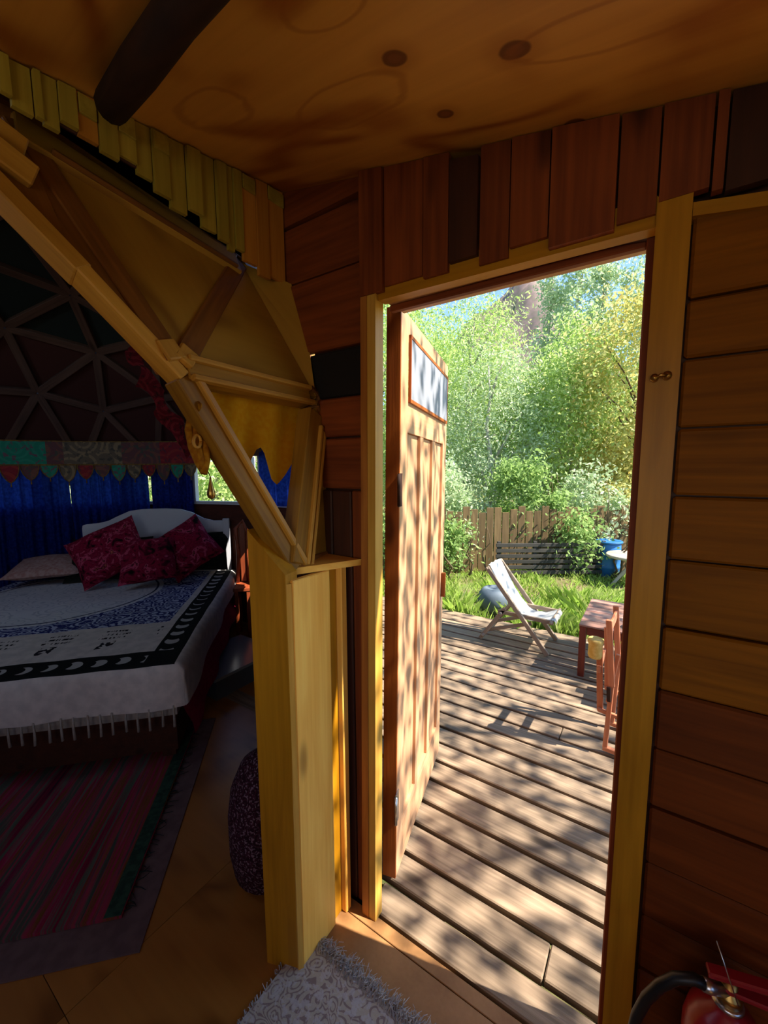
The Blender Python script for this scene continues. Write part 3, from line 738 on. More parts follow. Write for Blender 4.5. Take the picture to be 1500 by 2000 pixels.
for u_ in us:
    for v_ in vs:
        dz = .008*math.sin(u_*3+1)*math.sin(v_*3)+.002*math.sin(u_*23+v_*17)
        z = .555+dz; uu, vv = u_, v_; drop = 0
        if u_ < 0: drop = -u_
        if v_ < 0: drop = max(drop, -v_)
        if u_ < 0: uu = -.03-.02*math.sin(-u_*5)*(1+.6*math.sin(v_*9)); 
        if v_ < 0: vv = -.012-.02*math.sin(-v_*6)*(1+.6*math.sin(u_*11))
        if u_ < 0 and u_ > -.30: pass
        if u_ < 0: drop *= (1.0-.55*max(0, v_)/2)
        V.append(B(uu, vv, z-drop)); UV.append((u_, v_))
nv = len(vs); Fc = [(i*nv+j, (i+1)*nv+j, (i+1)*nv+j+1, i*nv+j+1) for i in range(len(us)-1) for j in range(nv-1)]
o = centred('bedspread', V, Fc, M_spread, None, True, UV); tag(o, 'cream and navy bedspread with moon phase border and fringe', 'bedspread'); spread = o
tv, tf = tube_data([(0, 0, 0), (.002, 0, -.05), (0, 0, -.115)], [.004, .0055, .007], 6)
tm = None
for i in range(32):
    p = B(.02+i*.056, -.035+.008*math.sin(i*2.1), .345+.004*math.sin(i*1.7))
    if tm is None:
        t = mk('tassel', tv, tf, M_lin, spread, Matrix.Translation(p), True); tm = t.data
    else:
        t = bpy.data.objects.new('tassel', tm); COL.objects.link(t); place(t, Matrix.Translation(p) @ Matrix.Rotation(i*1.3, 4, 'Z'), spread)
V = []; n = 40
for j in range(5):
    for i in range(n):
        t = i/(n-1); V.append(B((-.004, -.006, -.03, -.06, -.07)[j]-.012*math.sin(t*26)*(j/4), -.01+t*1.90, (.42-j*(.26-.10*t)/4)))
Fc = [(j*n+i, j*n+i+1, (j+1)*n+i+1, (j+1)*n+i) for j in range(4) for i in range(n-1)]
o = centred('blanket', V, Fc, M_redb, None, True); tag(o, 'dark red blanket hanging below the bedspread on the right bed side', 'blanket')
# cushions
def cushion(name, ctr, wx, wy, th, nrm_, spin, mat, label, group=None, cat='cushion'):
    n = 15; V = []; Fc = []
    for s in (1, -1):
        for i in range(n):
            for j in range(n):
                a = -1+2*i/(n-1); b = -1+2*j/(n-1); e = (1-a*a)*(1-b*b); pin = 1-.10*(1-abs(a*b))*(abs(a)**4+abs(b)**4)*.9
                V.append((a*wx/2*pin, b*wy/2*pin, s*th/2*e**.42*(1+.08*math.sin(5*a+3*b))))
    for s in range(2):
        for i in range(n-1):
            for j in range(n-1):
                q = [s*n*n+i*n+j, s*n*n+(i+1)*n+j, s*n*n+(i+1)*n+j+1, s*n*n+i*n+j+1]; Fc.append(q if s == 0 else q[::-1])
    z = Vector(nrm_).normalized(); up = Vector((0, 0, 1)); x = up.cross(z).normalized(); y = z.cross(x)
    x2 = x*math.cos(spin)+y*math.sin(spin); y2 = z.cross(x2)
    M = Matrix(((x2[0], y2[0], z[0], ctr[0]), (x2[1], y2[1], z[1], ctr[1]), (x2[2], y2[2], z[2], ctr[2]), (0, 0, 0, 1)))
    o = mk(name, V, Fc, mat, None, M, True); tag(o, label, cat, group); return o
M_flor = embro('red_floral', '#6a0c26', '#b8405a', '#140c0e', 9); M_flor2 = embro('crimson_floral', '#7a1030', '#b83858', '#1c1014', 7)
def floral(name, sc):
    m = MAT(name, .95, .1); v = m.vec((1, 1, 1), True); a = m.noise(v, sc, 3, 1.5); b = m.noise(v, sc*2.3, 2, .8)
    c = m.ramp(a*.65+b*.35, [(.36, S('#120a0c')), (.42, S('#4a0a1e')), (.48, S('#8c1636')), (.53, S('#6a0c28')), (.58, S('#c04a66')), (.62, S('#3a0a18')), (.70, S('#b0584a'))])
    m.bump(b, .4, .004); return m.col(c)
M_flor = floral('red_floral_print', 9); M_flor2 = floral('crimson_floral_print', 6.5)
M_blk = cloth('black_green_cotton', '#161c18', '#20261f'); M_pink = cloth('pink_stripes', '#a87a70', '#b8988c')
front = -bd
cushion('pillow', B(1.02, 1.84, .74), .66, .42, .14, (front+Vector((0, 0, .7))), .0, M_blk, 'black pillow lying left behind the floral cushions', cat='pillow')
cushion('pillow', B(.32, 1.90, .76), .60, .40, .14, (front+Vector((0, 0, .6))), .0, M_blk, 'black pillow behind the cushions on the right near the bedpost', cat='pillow')
cushion('pillow', B(1.50, 1.86, .70), .56, .44, .12, (front*.2+Vector((0, 0, 1))), .1, M_pink, 'pale pink striped pillow lying flat at the left bed head', cat='pillow')
cushion('floral_cushion', B(.93, 1.62, .85), .55, .46, .24, (front*1.0+Vector((0, 0, .6))), .50, M_flor, 'left red floral cushion with raised corner on the bed')
cushion('floral_cushion', B(.34, 1.70, .84), .46, .46, .24, (front*1.0+Vector((0, 0, .5))), .62, M_flor2, 'right crimson floral cushion with peak before the headboard')
cushion('floral_cushion', B(.60, 1.52, .78), .44, .40, .24, (front*1.0+Vector((0, 0, .8))), .12, M_flor2, 'middle crimson floral cushion lying in front of the two others')

# bedside things
def BC(u, v, z=0): return B(u+.03, v-.24, z)
bc = empty('bedside_chair', BC(-.16, 2.0, 0), 'red brown wooden chair back standing right of the headboard', 'chair')
M_chr = wood('red_chair_wood', '#6a2c18', '#9c4c2a', .4)
for du_ in (-.05, .05): plank('leg', BC(-.16+du_, 1.98, 0), BC(-.16+du_, 1.98, .45), be, .03, .03, M_chr, bc)
for du_ in (-.05, .05): plank('leg', BC(-.16+du_, 1.80, 0), BC(-.16+du_, 1.80, .45), be, .03, .03, M_chr, bc)
plank('seat', BC(-.16, 1.78, .46), BC(-.16, 2.0, .46), be, .15, .03, M_chr, bc)
tube('backrest', [BC(-.10, 1.99, .47), BC(-.115, 2.0, .75), BC(-.10, 2.01, .98), BC(-.16, 2.02, 1.05), BC(-.20, 2.01, .95), BC(-.20, 2.0, .72), BC(-.205, 1.99, .47)], .018, M_chr, bc, 8)
plank('back_slat', BC(-.155, 2.0, .48), BC(-.155, 2.01, 1.03), be, .05, .012, M_chr, bc)
M_crate = plain('grey_plastic', '#4a5258', .22, .6)
st = empty('storage_box', (-2.52, 1.78, 0), 'low dark grey plastic storage box on the floor beside the bed', 'box')
hexa('tub', [(-2.80, 1.50, .0), (-2.36, 1.50, .0), (-2.36, 2.02, .0), (-2.80, 2.02, .0)], (0, 0, 1), .14, M_crate, st)
hexa('lid', [(-2.82, 1.48, .141), (-2.34, 1.48, .141), (-2.34, 2.04, .141), (-2.82, 2.04, .141)], (0, 0, 1), .02, plain('grey_lid', '#7c8488', .18, .7), st)
# floral floor bag behind the post
M_bagm = embro('purple_floral', '#2c1420', '#4c2434', '#8a7080', 26)
V = []; Fc = []; S_ = 20
prof = [(.02, .0), (.10, .004), (.135, .04), (.15, .14), (.15, .26), (.135, .37), (.10, .45), (.05, .485), (.01, .49)]
o = lathe('floor_bag', prof, (-1.16, .93, 0), M_bagm, None, 22); tag(o, 'dark purple floral fabric bag standing on the floor behind the post', 'bag')

# ------------------------------------------------------------------ rugs
rd = Vector((-.715, .70, 0)).normalized(); rp = Vector((-.70, -.715, 0)).normalized()
M_mauve = cloth('mauve_sheet', '#5c4a4c', '#6a5656', scale=20)
r0_ = Vector((-1.300, .505, 0)); 
o = hexa('floor_sheet', [r0_+Vector((0, 0, .001)), r0_+rd*1.25+Vector((0, 0, .001)), r0_+rd*1.25+rp*1.5+Vector((0, 0, .001)), r0_+rp*1.5+Vector((0, 0, .001))], (0, 0, 1), .005, M_mauve)
tag(o, 'plain mauve floor sheet under the striped rag rug', 'rug')
m = MAT('rag_rug', .98, .05); sp = m.n('ShaderNodeSeparateXYZ'); m.link(m.tc.outputs['Object'], sp.inputs[0]); yv = X(m.nt, sp.outputs[1])
nn = m.noise(m.vec((2.2, 60, 1), False), 1, 3); st_ = m.noise(m.vec((.4, 8, 1), False), 1, 1.5)
c = m.ramp(st_*.75+nn*.25, [(.30, S('#2a3c34')), (.38, S('#7a2444')), (.43, S('#40564a')), (.47, S('#96304f')), (.50, S('#6c4a24')), (.53, S('#94204a')), (.57, S('#4a6454')), (.62, S('#7a1838')), (.68, S('#30202c'))])
m.bump(nn+m.noise(m.vec((90, 90, 1), False), 1, 1)*.5, .8, .006); M_rag = m.col(m.val(c, nn*.9+.45))
q0 = Vector((-1.452, .520, .0065))
rug = hexa('rag_rug', [q0, q0+rd*1.02, q0+rd*1.02+rp*1.25, q0+rp*1.25], (0, 0, 1), .012, M_rag); tag(rug, 'striped pink, green and ochre rag rug at the foot of the bed', 'rug')
M_thr = plain('dark_threads', '#101a18', .95)
for k in range(46):
    t = .02+.98*k/46+random.uniform(-.008, .008); p = q0+rd*t+Vector((0, 0, .006)); l = random.uniform(.015, .055); s = random.uniform(-.03, .03)
    tube('fringe_thread', [p+rp*.004, p-rp*l*.6+rd*s*.4, p-rp*l+rd*s], [.0028, .002, .001], M_thr, rug, 4)
plank('edge_stripe', q0+rp*.03+Vector((0, 0, .0125)), q0+rd*1.02+rp*.03+Vector((0, 0, .0125)), rp, .055, .004, cloth('dark_green_stripe', '#24382f', '#2f4a3c'), rug)
# shaggy mat at the door
m = MAT('paisley_mat', .98, .05); v = m.vec((1, 1, 1), False); w_ = m.noise(v, 9, 2)
vv = m.n('ShaderNodeVectorMath'); vv.operation = 'MULTIPLY_ADD'; m.link(w_.v, vv.inputs[0]); vv.inputs[1].default_value = (.12, .12, .12); m.link(v, vv.inputs[2])
d1 = m.voro(vv.outputs[0], 24); ring_ = (d1*26).sin(); n3 = m.noise(v, 70, 3)
c = m.mix(ring_.step(.2, .6)*.8, S('#aca294'), S('#7c6868')); c = m.mix(n3.step(.5, .6)*.8, c, S('#b2acac'))
m.bump(n3, .6, .004); M_pais = m.col(c)
mat_ = mk('door_mat', *chamfer_box(.72, .75, .016, .005), M_pais, None, Matrix.Translation((-.527, .455, .009)) @ Matrix.Rotation(math.radians(-2), 4, 'Z'))
tag(mat_, 'grey and mauve paisley mat with shaggy fringe inside the doorway', 'mat')
M_fr = cloth('grey_fringe', '#938d8c', '#a8a3a0')
V = []; Fc = []
def strand(p, d, l, r):
    o_ = len(V); d = Vector(d).normalized(); s = Vector((-d.y, d.x, 0))*r
    k = random.uniform(-.5, .5)
    for i_ in range(4):
        t = i_/3; q = Vector(p)+d*l*t+Vector((-d.y, d.x, 0))*k*l*t*t+Vector((0, 0, .012*math.sin(t*3.14)*random.uniform(.3, 1.6)-.004*t))
        q.z = max(q.z, .0025)
        V.extend([q-s*(1-.6*t), q+s*(1-.6*t)])
    for i_ in range(3): a_ = o_+2*i_; Fc.append((a_, a_+1, a_+3, a_+2))
for k in range(900):
    x = random.uniform(-.885, -.17); y = .832-.035*(x+.527)*.0+random.uniform(-.025, .004)
    strand((x, y, .014), (random.gauss(0, .55), 1, 0), random.uniform(.02, .055), .0016)
for k in range(160):
    strand((-.882+random.uniform(0, .01), random.uniform(.15, .83), .012), (-1, random.gauss(0, .6), 0), random.uniform(.006, .016), .0013)
o = centred('fringe', V, Fc, M_fr, mat_); o['kind'] = 'stuff'

# ------------------------------------------------------------------ fire extinguisher, lower right corner
M_ext = plain('red_enamel', '#8c1420', .3, .5); M_hose = plain('black_rubber', '#101012', .45)
ex = empty('fire_extinguisher', (.150, .93, .0), 'red fire extinguisher with black hose below the wall boards at lower right', 'extinguisher')
lathe('cylinder', [(.02, .0), (.062, .0), (.066, .012), (.066, .44), (.060, .475), (.045, .50), (.026, .512), (.022, .52)], (.172, .925, 0), M_ext, ex, 28)
v0 = Vector((.172, .925, .52))
lathe('valve', [(.016, 0), (.016, .012), (.022, .014), (.022, .030), (.014, .034), (.014, .055)], v0, M_brass, ex, 16)
lathe('collar_ring', [(.023, .0), (.026, .003), (.026, .008), (.023, .011)], v0+Vector((0, 0, .001)), M_steel, ex, 18)
plank('lever', v0+Vector((-.035, -.01, .060)), v0+Vector((.13, .02, .082)), (0, 1, 0), .024, .012, M_ext, ex)
plank('carry_handle', v0+Vector((-.03, -.01, .040)), v0+Vector((.12, .02, .034)), (0, 1, 0), .022, .010, M_ext, ex)
hs = [Vector(aty(x, y, yy_)) for x, y, yy_ in ((1385, 1927, .90), (1355, 1912, .89), (1320, 1910, .885), (1290, 1924, .88), (1262, 1950, .88), (1243, 1985, .88), (1232, 2030, .88), (1228, 2100, .88), (1240, 2180, .885))]
tube('hose', hs, .0105, M_hose, ex, 10)
tube('hose_fitting', [hs[0]+(v0+Vector((0, 0, .03))-hs[0])*.9, hs[0], hs[0]+(hs[1]-hs[0])*.4], .012, M_steel, ex, 10)
tube('safety_wire', [Vector(aty(1400, 1838, .90)), Vector(aty(1422, 1905, .89)), Vector(aty(1442, 1965, .89))], .0012, M_steel, ex, 5)

# ------------------------------------------------------------------ the open door (its frame leans a little)
d0 = Vector((-.727, 1.150, .025)); d1 = Vector((-.752, 1.241, 2.093)); d2 = Vector((-.949, 2.033, 2.073)); d3 = Vector(atz(857, 1462, .03)); d3 = Vector((d3.x, d3.y, .02))
dn_ = (d3-d0).cross(d1-d0).normalized()
if dn_.x < 0: dn_ = -dn_
TH = .050
def DP(s, t): return (d0*(1-s)+d3*s)*(1-t)+(d1*(1-s)+d2*s)*t
door = empty('door_1', tuple(d0), 'wooden plank door standing open to the deck, pale board in its top panel', 'door', kind='structure')
def dpart(name, s0, s1, t0, t1, th, off, mat, along='t'):
    q = [DP(s0, t0), DP(s0, t1), DP(s1, t1), DP(s1, t0)] if along == 't' else [DP(s0, t0), DP(s1, t0), DP(s1, t1), DP(s0, t1)]
    q = [p - dn_*(off+th) for p in q]
    return hexa(name, q, dn_, th, mat, door)
dpart('stile', .0, .105, 0, 1, TH, 0, M_door); dpart('stile', .895, 1., 0, 1, TH, 0, M_door)
dpart('edge_lipping', -.012, -.001, 0, 1, TH+.001, 0, M_dooredge)
dpart('rail', .106, .894, .955, 1., TH, 0, M_door, 's'); dpart('rail', .106, .894, .80, .862, TH, 0, M_door, 's'); dpart('rail', .106, .894, 0, .085, TH, 0, M_door, 's')
dpart('muntin', .335, .400, .086, .799, TH, 0, M_door); dpart('muntin', .610, .675, .086, .799, TH, 0, M_door)
for a_, b_ in ((.106, .334), (.401, .609), (.676, .894)): dpart('panel', a_, b_, .086, .799, .014, .012, M_door)
M_pale = plain('pale_painted_board', '#8e9098', .5, noise=.06)
wp = dpart('white_board', .115, .95, .858, .962, .006, -.008, M_pale, 's'); wp['label'] = 'pale grey board with dark bead around it'
for a_, b_, c_, e_ in ((.108, .117, .852, .968), (.948, .957, .852, .968), (.108, .957, .852, .858), (.108, .957, .962, .968)): dpart('bead', a_, b_, c_, e_, .010, -.010, M_dooredge)
for t_ in (.700, .135):
    h = dpart('hinge', -.03, .02, t_-.028, t_+.028, .003, -.0035, M_steel if t_ < .5 else M_log)
    p = DP(-.03, t_)+dn_*.004; tube('hinge_pin', [p+Vector((0, 0, -.055)), p+Vector((0, 0, .055))], .006, M_steel if t_ < .5 else M_log, door, 8)
dpart('handle', .93, .955, .415, .475, .02, -.022, M_dooredge)

# ------------------------------------------------------------------ deck
dk = empty('deck', (-1, 2.4, -.03), 'weathered wooden deck of long boards outside the door', 'deck', kind='structure')
gy = [1.021, 1.143, 1.277, 1.417, 1.543, 1.681, 1.81, 1.948]
while gy[-1] < 3.85: gy.append(gy[-1]+.1315)
for i in range(len(gy)-1):
    a_, b_ = gy[i]+.010, gy[i+1]-.010
    dz = random.uniform(-.003, .003); x0 = -3.6 if a_ > 1.3 else -.98
    cut = random.uniform(-.9, .6) if i % 3 == 1 else None
    if i == 0: x0 = -.765
    segs_ = [(x0, cut), (cut+.004, 2.4)] if cut and i > 0 else [(x0, 2.4)]
    for s0, s1 in segs_:
        plank('board', (s0, (a_+b_)/2, -.016+dz), (s1, (a_+b_)/2+random.uniform(-.004, .004), -.016+dz+random.uniform(-.002, .002)), (0, 1, 0), b_-a_, .032, M_deck, dk, c=.004)
for x in (-3.3, -2.4, -1.5, -.6, .3, 1.2, 2.1): bx('joist', (x-.03, 1.13 if x > -.9 else 1.32, -.16), (x+.03, 3.86, -.036), M_dark, dk, axis=1)

# ------------------------------------------------------------------ ground and far hill
GZ = -.17
m = MAT('garden_soil', .95, .1); n1 = m.noise(m.vec((1, 1, 1), False), 2.2, 6); n2 = m.noise(m.vec((1, 1, 1), False), 30, 4)
M_soil = m.col(m.mix((n1*.7+n2*.3).step(.42, .58), S('#6f6248'), S('#62703a')))
n = 44; V = []; Fc = []
for i in range(n+1):
    for j in range(n+1):
        x = -60+120*i/n; y = -50+130*j/n; V.append((x, y, GZ+(.0 if abs(x) < 12 and -5 < y < 10 else .1*math.sin(x*.3)*math.cos(y*.23))))
Fc = [(i*(n+1)+j, (i+1)*(n+1)+j, (i+1)*(n+1)+j+1, i*(n+1)+j+1) for i in range(n) for j in range(n)]
o = mk('ground', V, Fc, M_soil); tag(o, 'garden ground with soil and short grass beyond the deck', 'ground', kind='structure')
m = MAT('hill_rock', .95, .1); n1 = m.noise(m.vec((1, 1, 1), False), .12, 7); n2 = m.noise(m.vec((1, 1, 1), False), .8, 5)
M_hill = m.col(m.ramp(n1*.6+n2*.4, [(.35, S('#5c6248')), (.5, S('#75655f')), (.65, S('#8a7a6e'))]))
V = []; n = 60
for i in range(n+1):
    for j in range(n+1):
        x = -130+170*i/n; y = 70+90*j/n
        h_ = 53*math.exp(-((x+34)/30)**2-((y-125)/30)**2)+18*math.exp(-((x+90)/30)**2-((y-120)/35)**2)+2*math.sin(x*.31+y*.2)+1.5*math.sin(x*.8)*math.cos(y*.5)
        V.append((x, y, max(h_, 0)-1))
Fc = [(i*(n+1)+j, (i+1)*(n+1)+j, (i+1)*(n+1)+j+1, i*(n+1)+j+1) for i in range(n) for j in range(n)]
o = mk('hill', V, Fc, M_hill, smooth=True); tag(o, 'distant purple brown hillside behind the trees', 'hill', kind='structure')

# ------------------------------------------------------------------ foliage tools
def leaf_cloud(name, P, size, mat, parent, aspect=.45, droop=0., kind='stuff'):
    P = np.asarray(P); n = len(P)
    d = RNG.normal(size=(n, 3)); d[:, 2] -= droop; d /= np.linalg.norm(d, axis=1)[:, None]
    e = RNG.normal(size=(n, 3)); e -= d*(e*d).sum(1)[:, None]; e /= np.linalg.norm(e, axis=1)[:, None]
    s = size*RNG.uniform(.6, 1.3, (n, 1)); a = P-d*s/2; b = P+e*s*aspect/2+d*s*.05; c = P+d*s/2; f = P-e*s*aspect/2+d*s*.05
    V = np.stack([a, b, c, f], 1).reshape(-1, 3); org = P.mean(0); V = V-org
    me = bpy.data.meshes.new(name); me.vertices.add(4*n); me.vertices.foreach_set('co', V.ravel())
    me.loops.add(4*n); me.loops.foreach_set('vertex_index', np.arange(4*n)); me.polygons.add(n)
    me.polygons.foreach_set('loop_start', np.arange(0, 4*n, 4)); me.materials.append(mat); me.update(calc_edges=True)
    o = bpy.data.objects.new(name, me); COL.objects.link(o); place(o, Matrix.Translation(Vector(org)), parent); o['kind'] = kind; return o
def crown(c, r, K, n, spread, hollow=.5, droop=0):
    c = np.array(c); r = np.array(r); q = RNG.normal(size=(K, 3)); q /= np.linalg.norm(q, axis=1)[:, None]
    q = q*RNG.uniform(hollow, 1, (K, 1))**.6; cen = c+q*r
    k = RNG.integers(0, K, n); g_ = RNG.normal(size=(n, 3))*spread*(.6+.8*RNG.random((K, 1)))[k]
    if droop: g_[:, 2] = g_[:, 2]*2.2 - abs(g_[:, 2])*droop
    return cen[k]+g_, cen
M_bark = wood('pale_bark', '#8a8474', '#b4ae9c', .9, knots=False); M_barkd = wood('brown_bark', '#4a3c2c', '#6a5840', .9, knots=False)
L_green = leafmat('fresh_green_leaves', ['#90ae58', '#b4cc70', '#cce090', '#a0bc66', '#e4ecb8'])
L_silver = leafmat('silver_green_leaves', ['#98b27c', '#b6ca98', '#ccdab6', '#a6bc88', '#e2ead0'])
L_yel = leafmat('yellow_green_leaves', ['#bcbc64', '#d4d282', '#e2d48c', '#bcc474', '#dcbc6c'])
L_dark = leafmat('deep_green_leaves', ['#76944e', '#98b468', '#aac47a', '#86a45a'])
def tree(name, label, x, y, h, cz, r, n, leaf, mat, bark, tr_=.09, K=60, spread=.28, droop=0, aspect=.45, group=None, branches=7, cat='tree', stems=1):
    root = empty(name, (x, y, GZ), label, cat, group)
    top = Vector((x+random.uniform(-.2, .2), y+random.uniform(-.2, .2), h*.93))
    for s in range(stems):
        ox = random.uniform(-.5, .5)*(stems > 1); oy = random.uniform(-.3, .3)*(stems > 1); pts = []
        for i in range(7):
            t = i/6; pts.append((x+ox*(1+t*.6)+(top.x-x)*t+.06*math.sin(i*2+x+s), y+oy*(1+t)+(top.y-y)*t, GZ-.03+(top.z-GZ)*t))
        tube('trunk', pts, [tr_*(1-.85*i/6) for i in range(7)], bark, root, 7)
    P, cen = crown((x, y, cz), r, K, n, spread, .45, droop)
    P = P[P[:, 2] > GZ+.05]
    for b_ in range(branches):
        c_ = cen[b_*max(1, len(cen)//max(branches, 1)) % len(cen)]; z0 = min(max(c_[2]-.6-random.random(), .3), h*.8); t = (z0-GZ)/(top.z-GZ)
        s_ = (x+(top.x-x)*t, y+(top.y-y)*t, z0)
        tube('branch', [s_, tuple((np.array(s_)+c_)/2+np.array([0, 0, .12])), tuple(c_)], [tr_*.38, tr_*.25, tr_*.1], bark, root, 5)
    leaf_cloud('foliage', P, leaf, mat, root, aspect, droop*.5)
    return root
tree('willow', 'tall fresh green willow filling the view left above the open door', -6.4, 9.2, 6.5, 3.6, (2.2, 1.8, 3.2), 34000, .11, L_green, M_bark, K=150, spread=.26, droop=.6, aspect=.3)
tree('willow', 'fresh green willow just left of the poplars', -4.0, 9.6, 5.4, 2.9, (1.5, 1.4, 2.4), 26000, .10, L_green, M_bark, K=120, spread=.24, droop=.6, aspect=.3)
tree('willow', 'silvery green willow in the middle behind the fence', -2.9, 8.6, 3.9, 2.2, (1.15, .9, 1.75), 18000, .085, L_silver, M_bark, K=100, spread=.2, droop=.6, aspect=.3)
for i, (x, y, h_, lb) in enumerate(((-2.8, 13.2, 8.6, 'leftmost slender grey green poplar, just right of the sky gap'), (-2.1, 12.6, 9.6, 'second slender grey green poplar from the left'), (-1.55, 13.4, 9.0, 'third slender poplar, before blue sky specks'), (-.55, 13.0, 8.2, 'rightmost slender poplar near the right door post'))):
    tree('poplar', lb, x, y, h_, h_*.52, (.42, .42, h_*.46), 9000, .10, L_silver, M_bark, .08, 90, .15, .0, .5, branches=5, group='row of slender poplars')
tree('birch', 'yellowish green birch on the right behind the blue barrel', -.35, 9.4, 4.6, 2.9, (1.1, 1.0, 2.0), 17000, .085, L_yel, M_barkd, .06, K=110, spread=.24, aspect=.55, branches=12)
tree('birch', 'yellow green birch at the far right behind the door post', 3.0, 11.2, 6.2, 3.4, (1.6, 1.4, 2.8), 18000, .10, L_yel, M_bark, .07, K=110, spread=.28, aspect=.55)
tree('birch', 'light green birch between willow and yellow birch', -1.7, 9.8, 4.4, 2.6, (1.1, 1.0, 1.9), 17000, .09, L_green, M_bark, .05, K=90, spread=.24, aspect=.5, branches=9, stems=3)
tree('broadleaf_tree', 'dark green tree far left behind the willows', -9.5, 13.5, 8.5, 4.6, (3.0, 2.4, 4.0), 24000, .16, L_dark, M_barkd, .12, K=130, spread=.4)
tree('broadleaf_tree', 'deep green tree behind the willows in the centre', -8.2, 17.5, 7.5, 3.4, (2.6, 2.0, 3.2), 20000, .15, L_dark, M_barkd, .12, K=110, spread=.38)
tree('broadleaf_tree', 'low deep green tree behind the poplars', -2.2, 15.8, 4.8, 2.3, (2.8, 1.5, 2.1), 20000, .13, L_dark, M_barkd, .12, K=110, spread=.36)
tree('broadleaf_tree', 'deep green tree behind the right birches', 2.4, 15.0, 5.6, 2.6, (2.4, 2.0, 2.6), 16000, .15, L_dark, M_barkd, .12, K=90, spread=.38)
# trees seen through the dome windows, and the tree that dapples the deck
tree('garden_tree', 'pale green tree seen through the small dome window', -9.6, 6.4, 5.5, 2.6, (2.4, 2.6, 2.6), 12000, .17, L_green, M_bark, .1, K=70, spread=.4)
tree('garden_tree', 'garden tree outside behind the blue curtains', -10.5, 1.8, 5.5, 2.6, (2.4, 2.6, 2.6), 9000, .17, L_silver, M_bark, .1, K=60, spread=.4)
P = None
root = empty('shade_tree', (5.6, 4.9, GZ), 'leafy tree right of the deck whose crown dapples the boards', 'tree')
tube('trunk', [(5.6, 4.9, GZ), (5.4, 4.7, 1.8), (4.9, 4.2, 3.6), (4.0, 3.6, 4.8)], [.13, .11, .08, .04], M_barkd, root, 9)
for e_ in ((2.2, 2.6, 4.9), (3.0, 4.8, 5.1), (4.6, 2.0, 4.9), (5.2, 4.8, 5.6), (2.6, 1.6, 4.7)): tube('branch', [(4.9, 4.2, 3.6), ((4.9+e_[0])/2, (4.2+e_[1])/2, 4.6), e_], [.05, .035, .015], M_barkd, root, 6)
rg = RNG.random
P1, _c = crown((3.6, 3.0, 4.9), (3.2, 3.0, .9), 300, 8800, .20, .1)
leaf_cloud('foliage', P1, .088, L_green, root, .6)

# ------------------------------------------------------------------ fence, shrubs, grass
fd = Vector((.831, .556, 0)); f0 = Vector(atz(1000, 1118, GZ))
fnc = empty('garden_fence', tuple(f0), 'brown upright board fence half hidden by foliage beyond the grass', 'fence')
M_fen = wood('fence_boards', '#4a3a24', '#7c6442', .9, vary=.4)
for i in range(-20, 24):
    p = f0+fd*(i*.125); hh = 1.02+.05*math.sin(i*1.9)
    plank('picket', p+Vector((0, 0, .0)), p+Vector((0, 0, hh)), fd, .112, .018, M_fen, fnc)
for z_ in (.3, .85): plank('rail', f0+fd*-2.6+Vector((.03, -.02, z_-.17)) + Vector((-.556, .831, 0))*.045, f0+fd*3.0+Vector((.03, -.02, z_-.17))+Vector((-.556, .831, 0))*.045, (0, 0, 1), .06, .03, M_fen, fnc)
fb = Vector((.556, -.831, 0))
pal = empty('dark_slat_rack', tuple(f0+fd*.6+fb*.35), 'low rack of dark horizontal slats in front of the fence', 'rack')
M_pal = wood('dark_rack_wood', '#2a2824', '#4a4640', .9)
for k in range(6): plank('slat', f0+fd*-.35+fb*.30+Vector((0, 0, .08+k*.085)), f0+fd*1.35+fb*.30+Vector((0, 0, .08+k*.085)), (0, 0, 1), .055, .02, M_pal, pal)
for t_ in (-.3, .25, .8, 1.3): plank('upright', f0+fd*t_+fb*.27+Vector((0, 0, 0)), f0+fd*t_+fb*.27+Vector((0, 0, .56)), fd, .05, .04, M_pal, pal)
for (t_, dd, hh, rr, nn_, mt, lb) in ((-1.85, .2, .75, .36, 3200, L_dark, 'leafy shrub in front of the fence beside the open door edge'), (-1.05, .1, .7, .26, 1500, L_dark, 'small shrub left of the dark rack'), (.3, -.5, 1.5, .6, 7000, L_dark, 'dark green shrub rising behind the fence centre'), (1.45, -.4, 1.4, .5, 4500, L_silver, 'green shrub behind the fence above the blue barrel'), (-1.2, -.6, 1.5, .7, 8000, L_silver, 'broad green shrub behind the left fence part'), (2.4, -.5, 1.6, .6, 5000, L_yel, 'yellowish shrub behind the fence at the right'), (.95, .2, .8, .22, 1500, L_dark, 'small dark shrub climbing the fence beside the barrel')):
    p = f0+fd*t_+fb*dd
    tree('shrub', lb, p.x, p.y, hh, hh*.5, (rr, rr*.7, hh*.55), nn_, .075, mt, M_barkd, .02, 30, .13, 0, .5, branches=3, cat='shrub', stems=3)
